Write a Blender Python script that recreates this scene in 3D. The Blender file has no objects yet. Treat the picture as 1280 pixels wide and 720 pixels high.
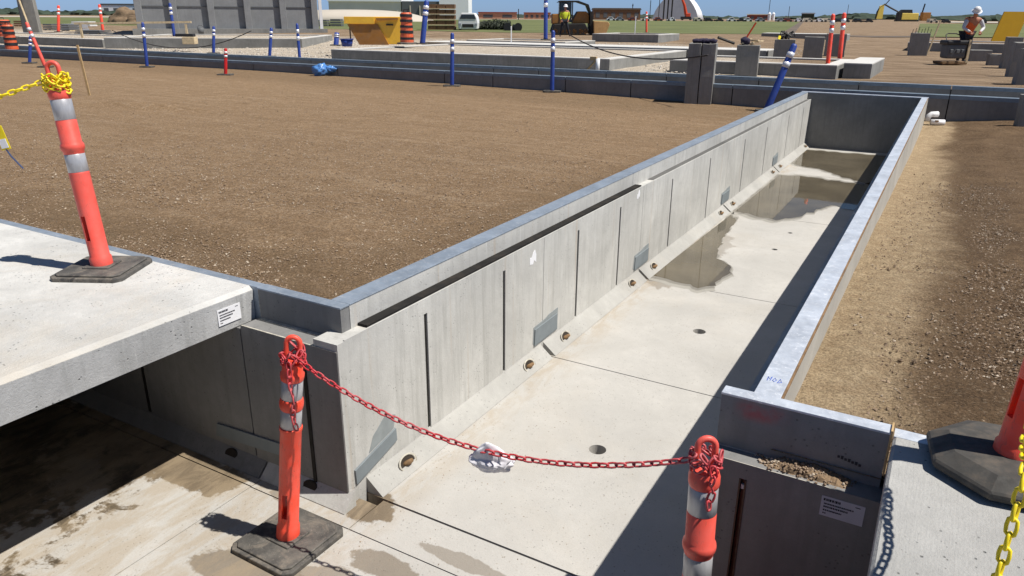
import bpy, bmesh, math, random
from mathutils import Vector, Matrix, noise
random.seed(7)
C = bpy.context.scene.collection
R = math.radians

# ------------------------------------------------------------------ camera frame (metres; z=0 is the culvert floor)
F_PX = 925.0
PITCH = math.atan(340/F_PX); ROLL = math.atan(0.006); YAW = R(29.8827)
EYE = Vector((0, 0, 2.6))
Fv = Vector((-math.sin(YAW)*math.cos(PITCH), math.cos(YAW)*math.cos(PITCH), -math.sin(PITCH)))
R0 = Vector((math.cos(YAW), math.sin(YAW), 0)); U0 = R0.cross(Fv)
Rv = R0*math.cos(ROLL)+U0*math.sin(ROLL); Uv = -R0*math.sin(ROLL)+U0*math.cos(ROLL)

def lerp(a, b, t): return a+(b-a)*t
def clamp(t, a=0., b=1.): return max(a, min(b, t))
def gz(x, y):
    """height of the natural ground"""
    if y < 20.0:
        near = lerp(1.085, .945, clamp((x+2.6)/2.2))
        pts = [(-60, .84), (-20, .86), (-13, .8), (-8, .74), (-3.5, .66), (-.2, .6), (1.4, .74), (8, .8)]
        far = pts[0][1]
        for (x0, z0), (x1, z1) in zip(pts, pts[1:]):
            if x >= x0: far = lerp(z0, z1, clamp((x-x0)/(x1-x0)))
        t = clamp((y-3)/13.); t = t*t*(3-2*t)
        return lerp(near, far, t)
    side = clamp((-2-x)/10.)
    t = clamp((y-22)/22.)
    return 1.02 + .36*t*side
def ray(u, v): return Fv*F_PX + Rv*(u-640) - Uv*(v-360)
def gp(u, v):
    """survey helper: ground point seen in a direction, and metres per unit there"""
    d = ray(u, v); z = 1.0
    for _ in range(12):
        t = (z-EYE.z)/d.z; p = EYE+d*t; z = lerp(z, gz(p.x, p.y), .7)
    return Vector((p.x, p.y, gz(p.x, p.y))), t

# ------------------------------------------------------------------ tagging
def tag(o, label=None, cat=None, group=None, kind=None):
    if label: o['label'] = label
    if cat: o['category'] = cat
    if group: o['group'] = group
    if kind or cat: o['kind'] = kind or 'thing'
    return o
def thing(name, label, cat, loc=(0, 0, 0), rz=0., group=None, rot=None):
    o = bpy.data.objects.new(name, None); C.objects.link(o)
    o.empty_display_size = .1
    o.location = loc; o.rotation_euler = rot if rot else (0, 0, rz)
    return tag(o, label, cat, group)
def obj(name, bm, mat, parent=None, bevel=0, smooth=False, label=None):
    bmesh.ops.recalc_face_normals(bm, faces=bm.faces)
    me = bpy.data.meshes.new(name); bm.to_mesh(me); bm.free()
    for m in (mat if isinstance(mat, (list, tuple)) else [mat]): me.materials.append(m)
    if smooth: me.polygons.foreach_set('use_smooth', [True]*len(me.polygons))
    o = bpy.data.objects.new(name, me); C.objects.link(o)
    if parent: o.parent = parent
    if bevel:
        b = o.modifiers.new('edge', 'BEVEL'); b.width = bevel; b.segments = 2; b.limit_method = 'ANGLE'; b.angle_limit = R(35)
    if label: o['label'] = label
    return o
def copy_tree(o, parent=None):
    c = o.copy(); C.objects.link(c)
    if parent: c.parent = parent
    for ch in list(o.children): copy_tree(ch, c)
    return c
def apply_bool(o, cutters):
    dg = bpy.context.evaluated_depsgraph_get
    for k in cutters:
        m = o.modifiers.new('cut', 'BOOLEAN'); m.object = k; m.solver = 'EXACT'
    bpy.context.view_layer.update()
    me = bpy.data.meshes.new_from_object(o.evaluated_get(dg()))
    o.modifiers.clear(); old = o.data; o.data = me
    bpy.data.meshes.remove(old)
    for k in cutters:
        m = k.data; bpy.data.objects.remove(k); bpy.data.meshes.remove(m)

# ------------------------------------------------------------------ mesh helpers
def NB(): return bmesh.new()
def box(bm, x0, x1, y0, y1, z0, z1):
    v = [bm.verts.new((x, y, z)) for z in (z0, z1) for x, y in ((x0, y0), (x1, y0), (x1, y1), (x0, y1))]
    for f in ((3, 2, 1, 0), (4, 5, 6, 7), (0, 1, 5, 4), (1, 2, 6, 5), (2, 3, 7, 6), (3, 0, 4, 7)): bm.faces.new([v[i] for i in f])
    return v
def cbox(bm, c, s, rot=None):
    v = box(bm, -s[0]/2, s[0]/2, -s[1]/2, s[1]/2, -s[2]/2, s[2]/2)
    M = Matrix.Translation(c) @ (rot.to_4x4() if rot else Matrix.Identity(4))
    for a in v: a.co = M @ a.co
    return v
def prism(bm, poly, axis, a, b):
    """poly of 2-D points extruded along axis from a to b"""
    def P(p, t): return {'x': (t, p[0], p[1]), 'y': (p[0], t, p[1]), 'z': (p[0], p[1], t)}[axis]
    A = [bm.verts.new(P(p, a)) for p in poly]; B = [bm.verts.new(P(p, b)) for p in poly]
    n = len(poly)
    bm.faces.new(A); bm.faces.new(B[::-1])
    for i in range(n): bm.faces.new((A[i], A[(i+1) % n], B[(i+1) % n], B[i]))
def tube(bm, pts, rad, seg=8, caps=True):
    pts = [Vector(p) for p in pts]; n = len(pts)
    if not isinstance(rad, (list, tuple)): rad = [rad]*n
    rings = []; up = None
    for i, p in enumerate(pts):
        t = (pts[min(i+1, n-1)]-pts[max(i-1, 0)]).normalized()
        if up is None: up = Vector((0, 0, 1)) if abs(t.z) < .9 else Vector((1, 0, 0))
        a = t.cross(up).normalized(); b = a.cross(t).normalized(); up = b
        rings.append([bm.verts.new(p+(a*math.cos(k*math.tau/seg)+b*math.sin(k*math.tau/seg))*rad[i]) for k in range(seg)])
    for r0, r1 in zip(rings, rings[1:]):
        for k in range(seg): bm.faces.new((r0[k], r0[(k+1) % seg], r1[(k+1) % seg], r1[k]))
    if caps: bm.faces.new(rings[0][::-1]); bm.faces.new(rings[-1])
def lathe(bm, prof, seg=24, c=(0, 0, 0), M=None):
    rings = []
    for r, z in prof:
        if r < 1e-5: rings.append([bm.verts.new((0, 0, z))])
        else: rings.append([bm.verts.new((r*math.cos(k*math.tau/seg), r*math.sin(k*math.tau/seg), z)) for k in range(seg)])
    for r0, r1 in zip(rings, rings[1:]):
        for k in range(seg):
            a = [r0[k % len(r0)], r0[(k+1) % len(r0)], r1[(k+1) % len(r1)], r1[k % len(r1)]]
            a = list(dict.fromkeys(a))
            if len(a) > 2: bm.faces.new(a)
    vs = [v for r in rings for v in r]
    for v in vs:
        v.co = (M @ v.co) if M else v.co+Vector(c)
    return vs
def blob(bm, c, s, sub=2, amp=.2, freq=1.5, seed=0., rz=0.):
    r = bmesh.ops.create_icosphere(bm, subdivisions=sub, radius=1)
    Mr = Matrix.Rotation(rz, 3, 'Z')
    for v in r['verts']:
        n = noise.noise(v.co*freq+Vector((seed, seed*1.7, 3))); v.co *= 1+amp*n*2
        v.co = Mr @ Vector((v.co.x*s[0], v.co.y*s[1], v.co.z*s[2])) + Vector(c)

# ------------------------------------------------------------------ materials
def srgb(r, g, b):
    f = lambda c: (c/255/12.92) if c/255 <= .04045 else ((c/255+.055)/1.055)**2.4
    return (f(r), f(g), f(b), 1)
class NT:
    def __init__(s, name):
        s.m = bpy.data.materials.new(name); s.m.use_nodes = True
        s.t = s.m.node_tree; s.bsdf = s.t.nodes['Principled BSDF']
    def n(s, typ, **kw):
        o = s.t.nodes.new(typ)
        for k, v in kw.items():
            if k in o.inputs: o.inputs[k].default_value = v
            else: setattr(o, k, v)
        return o
    def l(s, a, b): s.t.links.new(a, b)
    def pos(s, scale=(1, 1, 1), obj=False):
        g = s.n('ShaderNodeTexCoord').outputs['Object'] if obj else s.n('ShaderNodeNewGeometry').outputs['Position']
        m = s.n('ShaderNodeMapping'); m.inputs['Scale'].default_value = scale
        s.l(g, m.inputs[0]); return m.outputs[0]
    def noise(s, vec, scale, detail=4, rough=.55, dist=0):
        o = s.n('ShaderNodeTexNoise'); o.inputs['Scale'].default_value = scale; o.inputs['Detail'].default_value = detail
        o.inputs['Roughness'].default_value = rough; o.inputs['Distortion'].default_value = dist
        s.l(vec, o.inputs['Vector']); return o.outputs['Fac']
    def vor(s, vec, scale, feature='F1', out='Distance'):
        o = s.n('ShaderNodeTexVoronoi', feature=feature); o.inputs['Scale'].default_value = scale
        s.l(vec, o.inputs['Vector']); return o.outputs[out]
    def rng(s, v, a, b, c=0., d=1., smooth=False):
        o = s.n('ShaderNodeMapRange'); o.clamp = True
        if smooth: o.interpolation_type = 'SMOOTHSTEP'
        for i, x in enumerate((a, b, c, d)): o.inputs[i+1].default_value = x
        s.l(v, o.inputs[0]); return o.outputs[0]
    def mix(s, f, a, b, mode='MIX'):
        o = s.n('ShaderNodeMix', data_type='RGBA', blend_type=mode)
        for i, x in ((0, f), (6, a), (7, b)):
            if hasattr(x, 'is_output'): s.l(x, o.inputs[i])
            else: o.inputs[i].default_value = x
        return o.outputs[2]
    def math(s, op, a, b=0.):
        o = s.n('ShaderNodeMath', operation=op)
        for i, x in enumerate((a, b)):
            if hasattr(x, 'is_output'): s.l(x, o.inputs[i])
            else: o.inputs[i].default_value = x
        return o.outputs[0]
    def sep(s, vec):
        o = s.n('ShaderNodeSeparateXYZ'); s.l(vec, o.inputs[0]); return o.outputs
    def bump(s, h, dist, strength=1.):
        o = s.n('ShaderNodeBump'); o.inputs['Distance'].default_value = dist; o.inputs['Strength'].default_value = strength
        s.l(h, o.inputs['Height'])
        prev = s.bsdf.inputs['Normal']
        if prev.is_linked: s.l(prev.links[0].from_socket, o.inputs['Normal'])
        s.l(o.outputs[0], s.bsdf.inputs['Normal'])
    def col(s, x):
        if hasattr(x, 'is_output'): s.l(x, s.bsdf.inputs['Base Color'])
        else: s.bsdf.inputs['Base Color'].default_value = x
    def rough(s, x):
        if hasattr(x, 'is_output'): s.l(x, s.bsdf.inputs['Roughness'])
        else: s.bsdf.inputs['Roughness'].default_value = x
def g(v, k=(1, 1, 1)): return (v*k[0], v*k[1], v*k[2], 1)

def concrete(name, base, streak=.25, var=.22, pores=.6, tint=(1, .98, .93), rough=.85, broom=0., sand=0., bumpd=.002, obj=False):
    t = NT(name); p = t.pos(obj=obj)
    lo = g(base*(1-var), tint); hi = g(base*(1+var*.8), tint)
    c = t.mix(t.rng(t.noise(p, 1.3, 6, .62, .4), .32, .68), lo, hi)
    c = t.mix(t.rng(t.noise(p, 14, 5, .7), .35, .7, 0, .35), c, g(base*(1-var*1.3), tint))
    ps = t.pos((9, 9, .55), obj=obj)
    st = t.rng(t.noise(ps, 1.6, 5, .65), .5, .72, 0, streak)
    c = t.mix(st, c, g(base*.55, (tint[0], tint[1], tint[2]*.97)))
    ps2 = t.pos((14, 14, .9), obj=obj)
    c = t.mix(t.rng(t.noise(ps2, 2.3, 3, .5), .6, .78, 0, streak*.8), c, g(base*1.3, (1, 1, .97)))
    pv = t.vor(p, 36)
    pm = t.rng(pv, .09, .2, pores, 0)
    gate = t.rng(t.noise(p, 5, 3), .47, .56)
    pm = t.math('MULTIPLY', pm, gate)
    c = t.mix(pm, c, g(base*.3, tint))
    if sand:
        c = t.mix(t.rng(t.noise(p, .9, 7, .68, .6), .5, .66, 0, sand), c, g(base*.95, (1.02, .86, .64)))
    fine = t.noise(p, 160, 3, .6)
    c = t.mix(t.rng(fine, .3, .7, 0, .16), c, g(base*.5, tint))
    t.col(c); t.rough(rough)
    h = t.math('ADD', t.noise(p, 70, 5, .7), t.math('MULTIPLY', pm, -1.2))
    if broom:
        pb = t.pos((70, 4, 4), obj=obj)
        h = t.math('ADD', h, t.math('MULTIPLY', t.noise(pb, 1.5, 3, .6), broom))
    t.bump(h, bumpd, .8)
    t.bump(t.noise(p, 7, 3, .5), .006, .5)
    return t
def plain(name, color, rough=.6, metal=0., var=.2, scale=8., dirt=.0, bump=0., spec=.5):
    t = NT(name); p = t.pos(obj=True)
    c = t.mix(t.rng(t.noise(p, scale, 5, .6), .3, .7), tuple([x*(1-var) for x in color[:3]]+[1]), tuple([min(1, x*(1+var*.6)) for x in color[:3]]+[1]))
    if dirt: c = t.mix(t.rng(t.noise(p, scale*1.9, 6, .7), .48, .68, 0, dirt), c, (.16, .12, .085, 1))
    t.col(c); t.bsdf.inputs['Metallic'].default_value = metal
    t.bsdf.inputs['Specular IOR Level'].default_value = spec
    r = t.rng(t.noise(p, scale*3, 3), .3, .7, max(0, rough-.1), min(1, rough+.12)); t.rough(r)
    if bump: t.bump(t.noise(p, scale*5, 4), bump, .7)
    return t.m

M = {}
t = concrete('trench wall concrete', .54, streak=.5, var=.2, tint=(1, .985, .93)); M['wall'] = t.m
b0 = t.bsdf.inputs['Base Color'].links[0].from_socket
bs = t.rng(t.noise(t.pos((1, 13, .25)), 1.1, 4, .6), .62, .74, 0, .45)
t.col(t.mix(bs, b0, (.40, .29, .18, 1)))
# red spray mark under the cap of the return wall, as in the photo
def red_smear():
    t = concrete('sprayed wall concrete', .24, streak=.3, var=.22, tint=(1, .99, .97))  # base darkened like the other walls out of the sun
    p = t.sep(t.n('ShaderNodeNewGeometry').outputs['Position'])
    base = t.bsdf.inputs['Base Color'].links[0].from_socket
    mx = t.math('MULTIPLY', t.rng(p[0], -.57, -.47, 0, 1, True), t.rng(p[0], -.42, -.3, 1, 0, True))
    mz = t.math('MULTIPLY', t.rng(p[2], 1.03, 1.08, 0, 1, True), t.rng(p[2], 1.105, 1.13, 1, .3, True))
    nn = t.rng(t.noise(t.pos(), 18, 4), .3, .6)
    t.col(t.mix(t.math('MULTIPLY', t.math('MULTIPLY', mx, mz), t.math('MULTIPLY', nn, .55)), base, (.5, .05, .05, 1)))
    return t.m
M['wallred'] = red_smear()
M['dark_wall'] = concrete('shaded wall concrete', .22, streak=.35, var=.24, tint=(1, .99, .97)).m  # shaded copy of the wall concrete, darkened for faces out of the sun
M['cap_concrete'] = concrete('outer concrete', .46, streak=.2, var=.2, tint=(1, .95, .84)).m
M['slab'] = concrete('deck slab concrete', .56, streak=.05, var=.26, pores=.8, tint=(1, .985, .94), broom=.5, bumpd=.006, sand=.4).m
M['slab_side'] = concrete('deck slab edge concrete', .46, streak=.8, var=.32, pores=1., tint=(1, 1, .99), bumpd=.004).m
M['slab_near'] = concrete('grey deck slab concrete', .36, streak=.05, var=.24, pores=.9, tint=(1, .99, .95), broom=.35, bumpd=.005).m
M['foot'] = concrete('footing concrete', .26, streak=.5, var=.25, tint=(1, 1, .95)).m  # footing sides, darkened to carry the shade they stand in
M['foot_sunlit'] = concrete('sunlit footing top', .62, streak=.1, var=.1).m  # paler copy for the tops, sunlight put into the colour
M['block'] = concrete('block concrete', .27, streak=.4, var=.25, tint=(1, .97, .9), obj=True).m
M['bldg'] = concrete('panel building concrete', .25, streak=.3, var=.14, tint=(.97, 1, 1.03)).m

def floor_mat():
    t = concrete('culvert floor concrete', .47, streak=0, var=.13, pores=.5, tint=(1, .965, .90), sand=.13, bumpd=.0025)
    base = t.bsdf.inputs['Base Color'].links[0].from_socket
    P = t.n('ShaderNodeNewGeometry').outputs['Position']; s = t.sep(P)
    nz = t.noise(t.pos(), 3.2, 6, .65, .5)
    nzf = t.noise(t.pos(), 14, 5, .7)
    def wet(x, y, rx, ry, k=1.):
        dx = t.math('DIVIDE', t.math('SUBTRACT', s[0], x), rx); dy = t.math('DIVIDE', t.math('SUBTRACT', s[1], y), ry)
        d = t.math('SQRT', t.math('ADD', t.math('MULTIPLY', dx, dx), t.math('MULTIPLY', dy, dy)))
        d = t.math('ADD', d, t.math('MULTIPLY', t.math('SUBTRACT', nz, .5), 1.5))
        d = t.math('ADD', d, t.math('MULTIPLY', t.math('SUBTRACT', nzf, .5), .5))
        return t.rng(d, .9, 1., k, 0)
    w = None
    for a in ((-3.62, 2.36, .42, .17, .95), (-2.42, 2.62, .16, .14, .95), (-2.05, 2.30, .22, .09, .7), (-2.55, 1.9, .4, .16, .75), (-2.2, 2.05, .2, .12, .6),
              (-1.75, 2.52, .3, .05, .55), (-4.5, 2.0, .7, .4, .8), (-6.3, 1.3, 2.6, 1.6, .97), (-4.4, 2.35, .9, .3, .95), (-2.92, 2.45, .1, .05, .6), (-2.3, 7.6, .3, .7, .5), (-2.25, 8.6, .3, .9, .4)):  # wet marks; those under the slab double as its shade
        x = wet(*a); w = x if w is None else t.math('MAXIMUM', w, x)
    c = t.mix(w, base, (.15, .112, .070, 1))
    c = t.mix(wet(-6.4, 1.3, 2.6, 1.7, .9), c, (.05, .04, .028, 1))  # wet floor whose near-black colour also deepens the shade under the slab
    # scattered darker grime flecks
    fl = t.math('MULTIPLY', t.rng(t.vor(t.pos(), 26), .06, .16, .85, 0), t.rng(t.noise(t.pos(), 2.1, 5, .7), .47, .6))
    toe = t.math('MULTIPLY', t.rng(s[0], -2.43, -2.1, .5, 0, True), t.rng(t.noise(t.pos((3, 1, 1)), 2.6, 6, .75, .5), .42, .58))
    c = t.mix(toe, c, (.34, .265, .175, 1))
    cross = t.math('MULTIPLY', t.rng(s[1], 2.45, 2.25, 0, .16, True), t.rng(t.noise(t.pos(), 4.5, 6, .75, .2), .5, .64))
    c = t.mix(cross, c, (.33, .28, .21, 1))
    sp = t.rng(t.noise(t.pos(), 75, 3, .7), .6, .7, 0, .35); c = t.mix(sp, c, (.25, .2, .14, 1))
    c = t.mix(fl, c, (.2, .16, .11, 1))
    t.col(c); t.rough(t.math('SUBTRACT', .88, t.math('MULTIPLY', w, .45)))
    return t.m
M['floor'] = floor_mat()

def steel(name, base, rough=.42, tint=(.82, .93, 1.1)):
    t = NT(name); p = t.pos()
    c = t.mix(t.rng(t.noise(p, 5, 6, .7), .35, .65), g(base*.78, tint), g(base*1.1, tint))
    c = t.mix(t.rng(t.noise(t.pos((5, 5, 5)), 6, 6, .8, 1.2), .54, .66, 0, .6), c, g(base*1.5, (1, 1, 1.02)))
    c = t.mix(t.rng(t.noise(p, 2.1, 6, .7), .6, .72, 0, .35), c, (.3, .25, .18, 1))
    t.col(c); t.bsdf.inputs['Metallic'].default_value = .3
    t.rough(t.rng(t.noise(p, 30, 3), .3, .7, rough-.08, rough+.15)); t.bump(t.noise(p, 90, 3), .0008, .6)
    return t.m
M['steel'] = steel('weathered galvanised steel', .34, .5, (.80, .94, 1.12))
M['steel_bright'] = steel('bright galvanised steel', .64, .42, (.90, .97, 1.08))
M['steel_far'] = steel('blue grey galvanised steel', .26, .5, (.74, .94, 1.15))
M['plate'] = plain('grey joint sealer', srgb(122, 130, 134), .7, 0, .12, 6)
M['smear'] = plain('grey smeared sealer', srgb(140, 146, 147), .85, 0, .15, 12)
M['rubber_strip'] = plain('black gasket', (.018, .017, .016, 1), .85, 0, .3, 4, dirt=.12, spec=.2)
M['haunch'] = concrete('haunch concrete', .40, streak=.1, var=.2, tint=(1, .98, .92), sand=.2).m
M['ledge'] = concrete('ledge concrete', .11, streak=0, var=.3).m
M['slot'] = plain('slot liner', (.022, .02, .018, 1), .7, spec=.2)
M['channel'] = plain('dark rusty channel', (.075, .045, .03, 1), .5, .3, .5, 20)
M['mortar'] = plain('mortar bead', (.5, .47, .4, 1), .9, 0, .4, 30, bump=.006)
M['rust'] = plain('rusty brown', (.22, .13, .06, 1), .8, 0, .5, 20)
M['black'] = plain('black plastic', (.02, .02, .022, 1), .5)
M['void'] = plain('dark pipe bore', (.03, .022, .015, 1), .9)

def rubber(name):
    t = NT(name); p = t.pos(obj=True)
    c = t.mix(t.rng(t.noise(p, 9, 6, .7), .35, .65), (.045, .043, .041, 1), (.13, .12, .105, 1))
    c = t.mix(t.rng(t.noise(p, 5, 7, .75, 1.2), .5, .62, 0, .75), c, (.21, .18, .145, 1))
    c = t.mix(t.rng(t.noise(p, 40, 4, .7, 2.), .6, .68, 0, .5), c, (.33, .3, .26, 1))
    t.col(c); t.rough(.8); t.bump(t.noise(p, 60, 5, .7), .003, .8); return t.m
M['rubber'] = rubber('scuffed black rubber')
M['rubber_dark'] = plain('dusty black rubber', (.06, .056, .05, 1), .8, 0, .4, 9, dirt=.35, bump=.002)
def plastic(name, c, rough=.38, fade=.12, scuff=.35):
    t = NT(name); p = t.pos(obj=True)
    k = t.mix(t.rng(t.noise(p, 6, 5, .65), .35, .7), c, tuple([lerp(x, .55, fade) for x in c[:3]]+[1]))
    k = t.mix(t.rng(t.noise(t.pos((10, 10, 2.5), obj=True), 5, 6, .75, 1.), .54, .64, 0, scuff), k, (.22, .10, .07, 1))
    k = t.mix(t.rng(t.noise(p, 55, 4, .7, 1.5), .64, .7, 0, scuff*1.2), k, (.12, .07, .05, 1))
    t.col(k); t.rough(t.rng(t.noise(p, 20, 4), .3, .7, rough, rough+.2))
    t.bsdf.inputs['Subsurface Weight'].default_value = 0.0
    t.bump(t.noise(p, 25, 3), .0015, .5); return t.m
M['orange'] = plastic('orange red plastic', srgb(246, 72, 42))
M['drum'] = plastic('drum orange plastic', srgb(222, 92, 40))
M['coral'] = plastic('faded coral plastic', srgb(232, 82, 66), fade=.1)
M['redchain'] = plastic('red chain plastic', srgb(186, 30, 42), fade=.25, scuff=.2)
M['yellowchain'] = plastic('yellow chain plastic', srgb(240, 214, 0), fade=.05, scuff=.15)
M['blueplastic'] = plastic('blue plastic', srgb(24, 58, 140), fade=.05, scuff=.15)
def reflective(name, base):
    t = NT(name); p = t.pos(obj=True)
    c = t.mix(t.rng(t.noise(t.pos((6, 6, 1.5), obj=True), 6, 5, .7, 1.), .4, .62), g(base, (1, 1, 1.04)), g(base*.84, (1, 1, 1.05)))
    c = t.mix(t.rng(t.noise(p, 45, 4, .7, 1.), .64, .7, 0, .5), c, (.3, .22, .2, 1))
    t.col(c); t.rough(.35); t.bsdf.inputs['Metallic'].default_value = .25; return t.m
M['band'] = reflective('grey reflective sheeting', .48)
M['bandwhite'] = reflective('white reflective sheeting', .8)
M['paper'] = plain('crumpled white sheet', (.78, .76, .80, 1), .7, 0, .06, 10)
M['paper_ink'] = plain('mauve print', (.45, .3, .42, 1), .7)
M['label'] = plain('white sticker', (.82, .82, .84, 1), .45, 0, .04, 10)
M['label_grey'] = plain('greyer white sticker', (.50, .50, .56, 1), .5, 0, .08, 10)  # greyer than the other sticker
M['ink'] = plain('black ink', (.02, .02, .03, 1), .5)
M['blueink'] = plain('blue crayon', (.04, .10, .45, 1), .6)
M['wood'] = plain('rough timber', srgb(190, 160, 115), .8, 0, .25, 10, bump=.002)
M['palewood'] = plain('pale timber', srgb(205, 185, 150), .8, 0, .25, 10)
M['yellow'] = plain('yellow machine paint', srgb(255, 196, 62), .45, 0, .1, 2, dirt=.15)
M['paleyellow'] = plain('pale yellow paint', srgb(232, 205, 95), .5, 0, .1, 1)
M['yellow2'] = plain('ochre sheet', srgb(205, 160, 20), .6, 0, .06, 2)
M['tan'] = plain('worn blade steel', srgb(200, 160, 105), .55, .1, .2, 3)
M['cat'] = plain('dozer yellow', srgb(165, 112, 48), .6, 0, .3, 2, dirt=.5)
M['darksteel'] = plain('dark greasy steel', (.03, .028, .026, 1), .6, .3, .4, 4)
M['glass'] = plain('dark cab glass', (.03, .045, .06, 1), .12)
M['white'] = plain('white paint', (.8, .8, .8, 1), .5, 0, .05, 1)
M['whitemem'] = plain('white membrane', (.88, .89, .9, 1), .6, 0, .04, .2)
M['greymem'] = plain('grey membrane', srgb(150, 155, 165), .7, 0, .1, .2)
M['greyclad'] = plain('grey cladding', srgb(238, 226, 214), .7, 0, .1, .2)
M['darkclad'] = plain('dark cladding', srgb(96, 98, 100), .7, 0, .15, .3)
M['peach'] = plain('peach cladding', srgb(205, 150, 120), .7, 0, .15, .3)
M['redbrown'] = plain('rust red container paint', srgb(150, 70, 50), .7, 0, .3, .4)
M['cream'] = plain('cream cladding', srgb(205, 195, 175), .7, 0, .1, .3)
M['brown'] = plain('brown crate timber', srgb(120, 90, 65), .8, 0, .3, 3)
M['red'] = plain('red paint', srgb(190, 30, 25), .4)
M['redsteel'] = plain('orange boom paint', srgb(200, 70, 30), .5)
M['bluegrey'] = plain('blue grey metal', srgb(60, 80, 120), .5)
M['hivis'] = plain('yellow safety fabric', srgb(205, 215, 50), .8, 0, .1, 9)
M['hivisor'] = plain('orange safety fabric', srgb(225, 105, 50), .8, 0, .15, 9)
M['skin'] = plain('skin', srgb(170, 115, 90), .6, 0, .08, 12)
M['darkcloth'] = plain('dark work trousers', (.02, .024, .035, 1), .9)
M['shirt'] = plain('white sleeve', (.6, .6, .62, 1), .9)
M['navy'] = plain('purple navy cloth', srgb(45, 38, 62), .9, 0, .4, 20)
M['bluebag'] = plain('translucent blue film', srgb(88, 138, 200), .2, 0, .3, 9)
M['cable'] = plain('dark cable', (.03, .025, .025, 1), .7)
M['greenbush'] = plain('dark shrub leaves', (.045, .055, .035, 1), .9, 0, .4, 1)
M['treemat'] = plain('far tree leaves', (.035, .055, .035, 1), .95, 0, .4, .05)

def water_mat():
    t = NT('muddy water'); p = t.pos()
    t.col(t.mix(t.rng(t.noise(p, 1.5, 5), .35, .65), (.085, .07, .046, 1), (.13, .108, .072, 1)))
    t.rough(.03); t.bsdf.inputs['IOR'].default_value = 1.33; t.bsdf.inputs['Specular IOR Level'].default_value = .95
    t.bump(t.noise(p, 5, 2), .0012, .3); return t.m
M['water'] = water_mat()
M['damp'] = concrete('wet concrete', .24, streak=0, var=.2, tint=(1, .93, .8), rough=.5).m
M['damp2'] = concrete('damp concrete', .35, streak=0, var=.15, tint=(1, .95, .84), rough=.7).m

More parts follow.
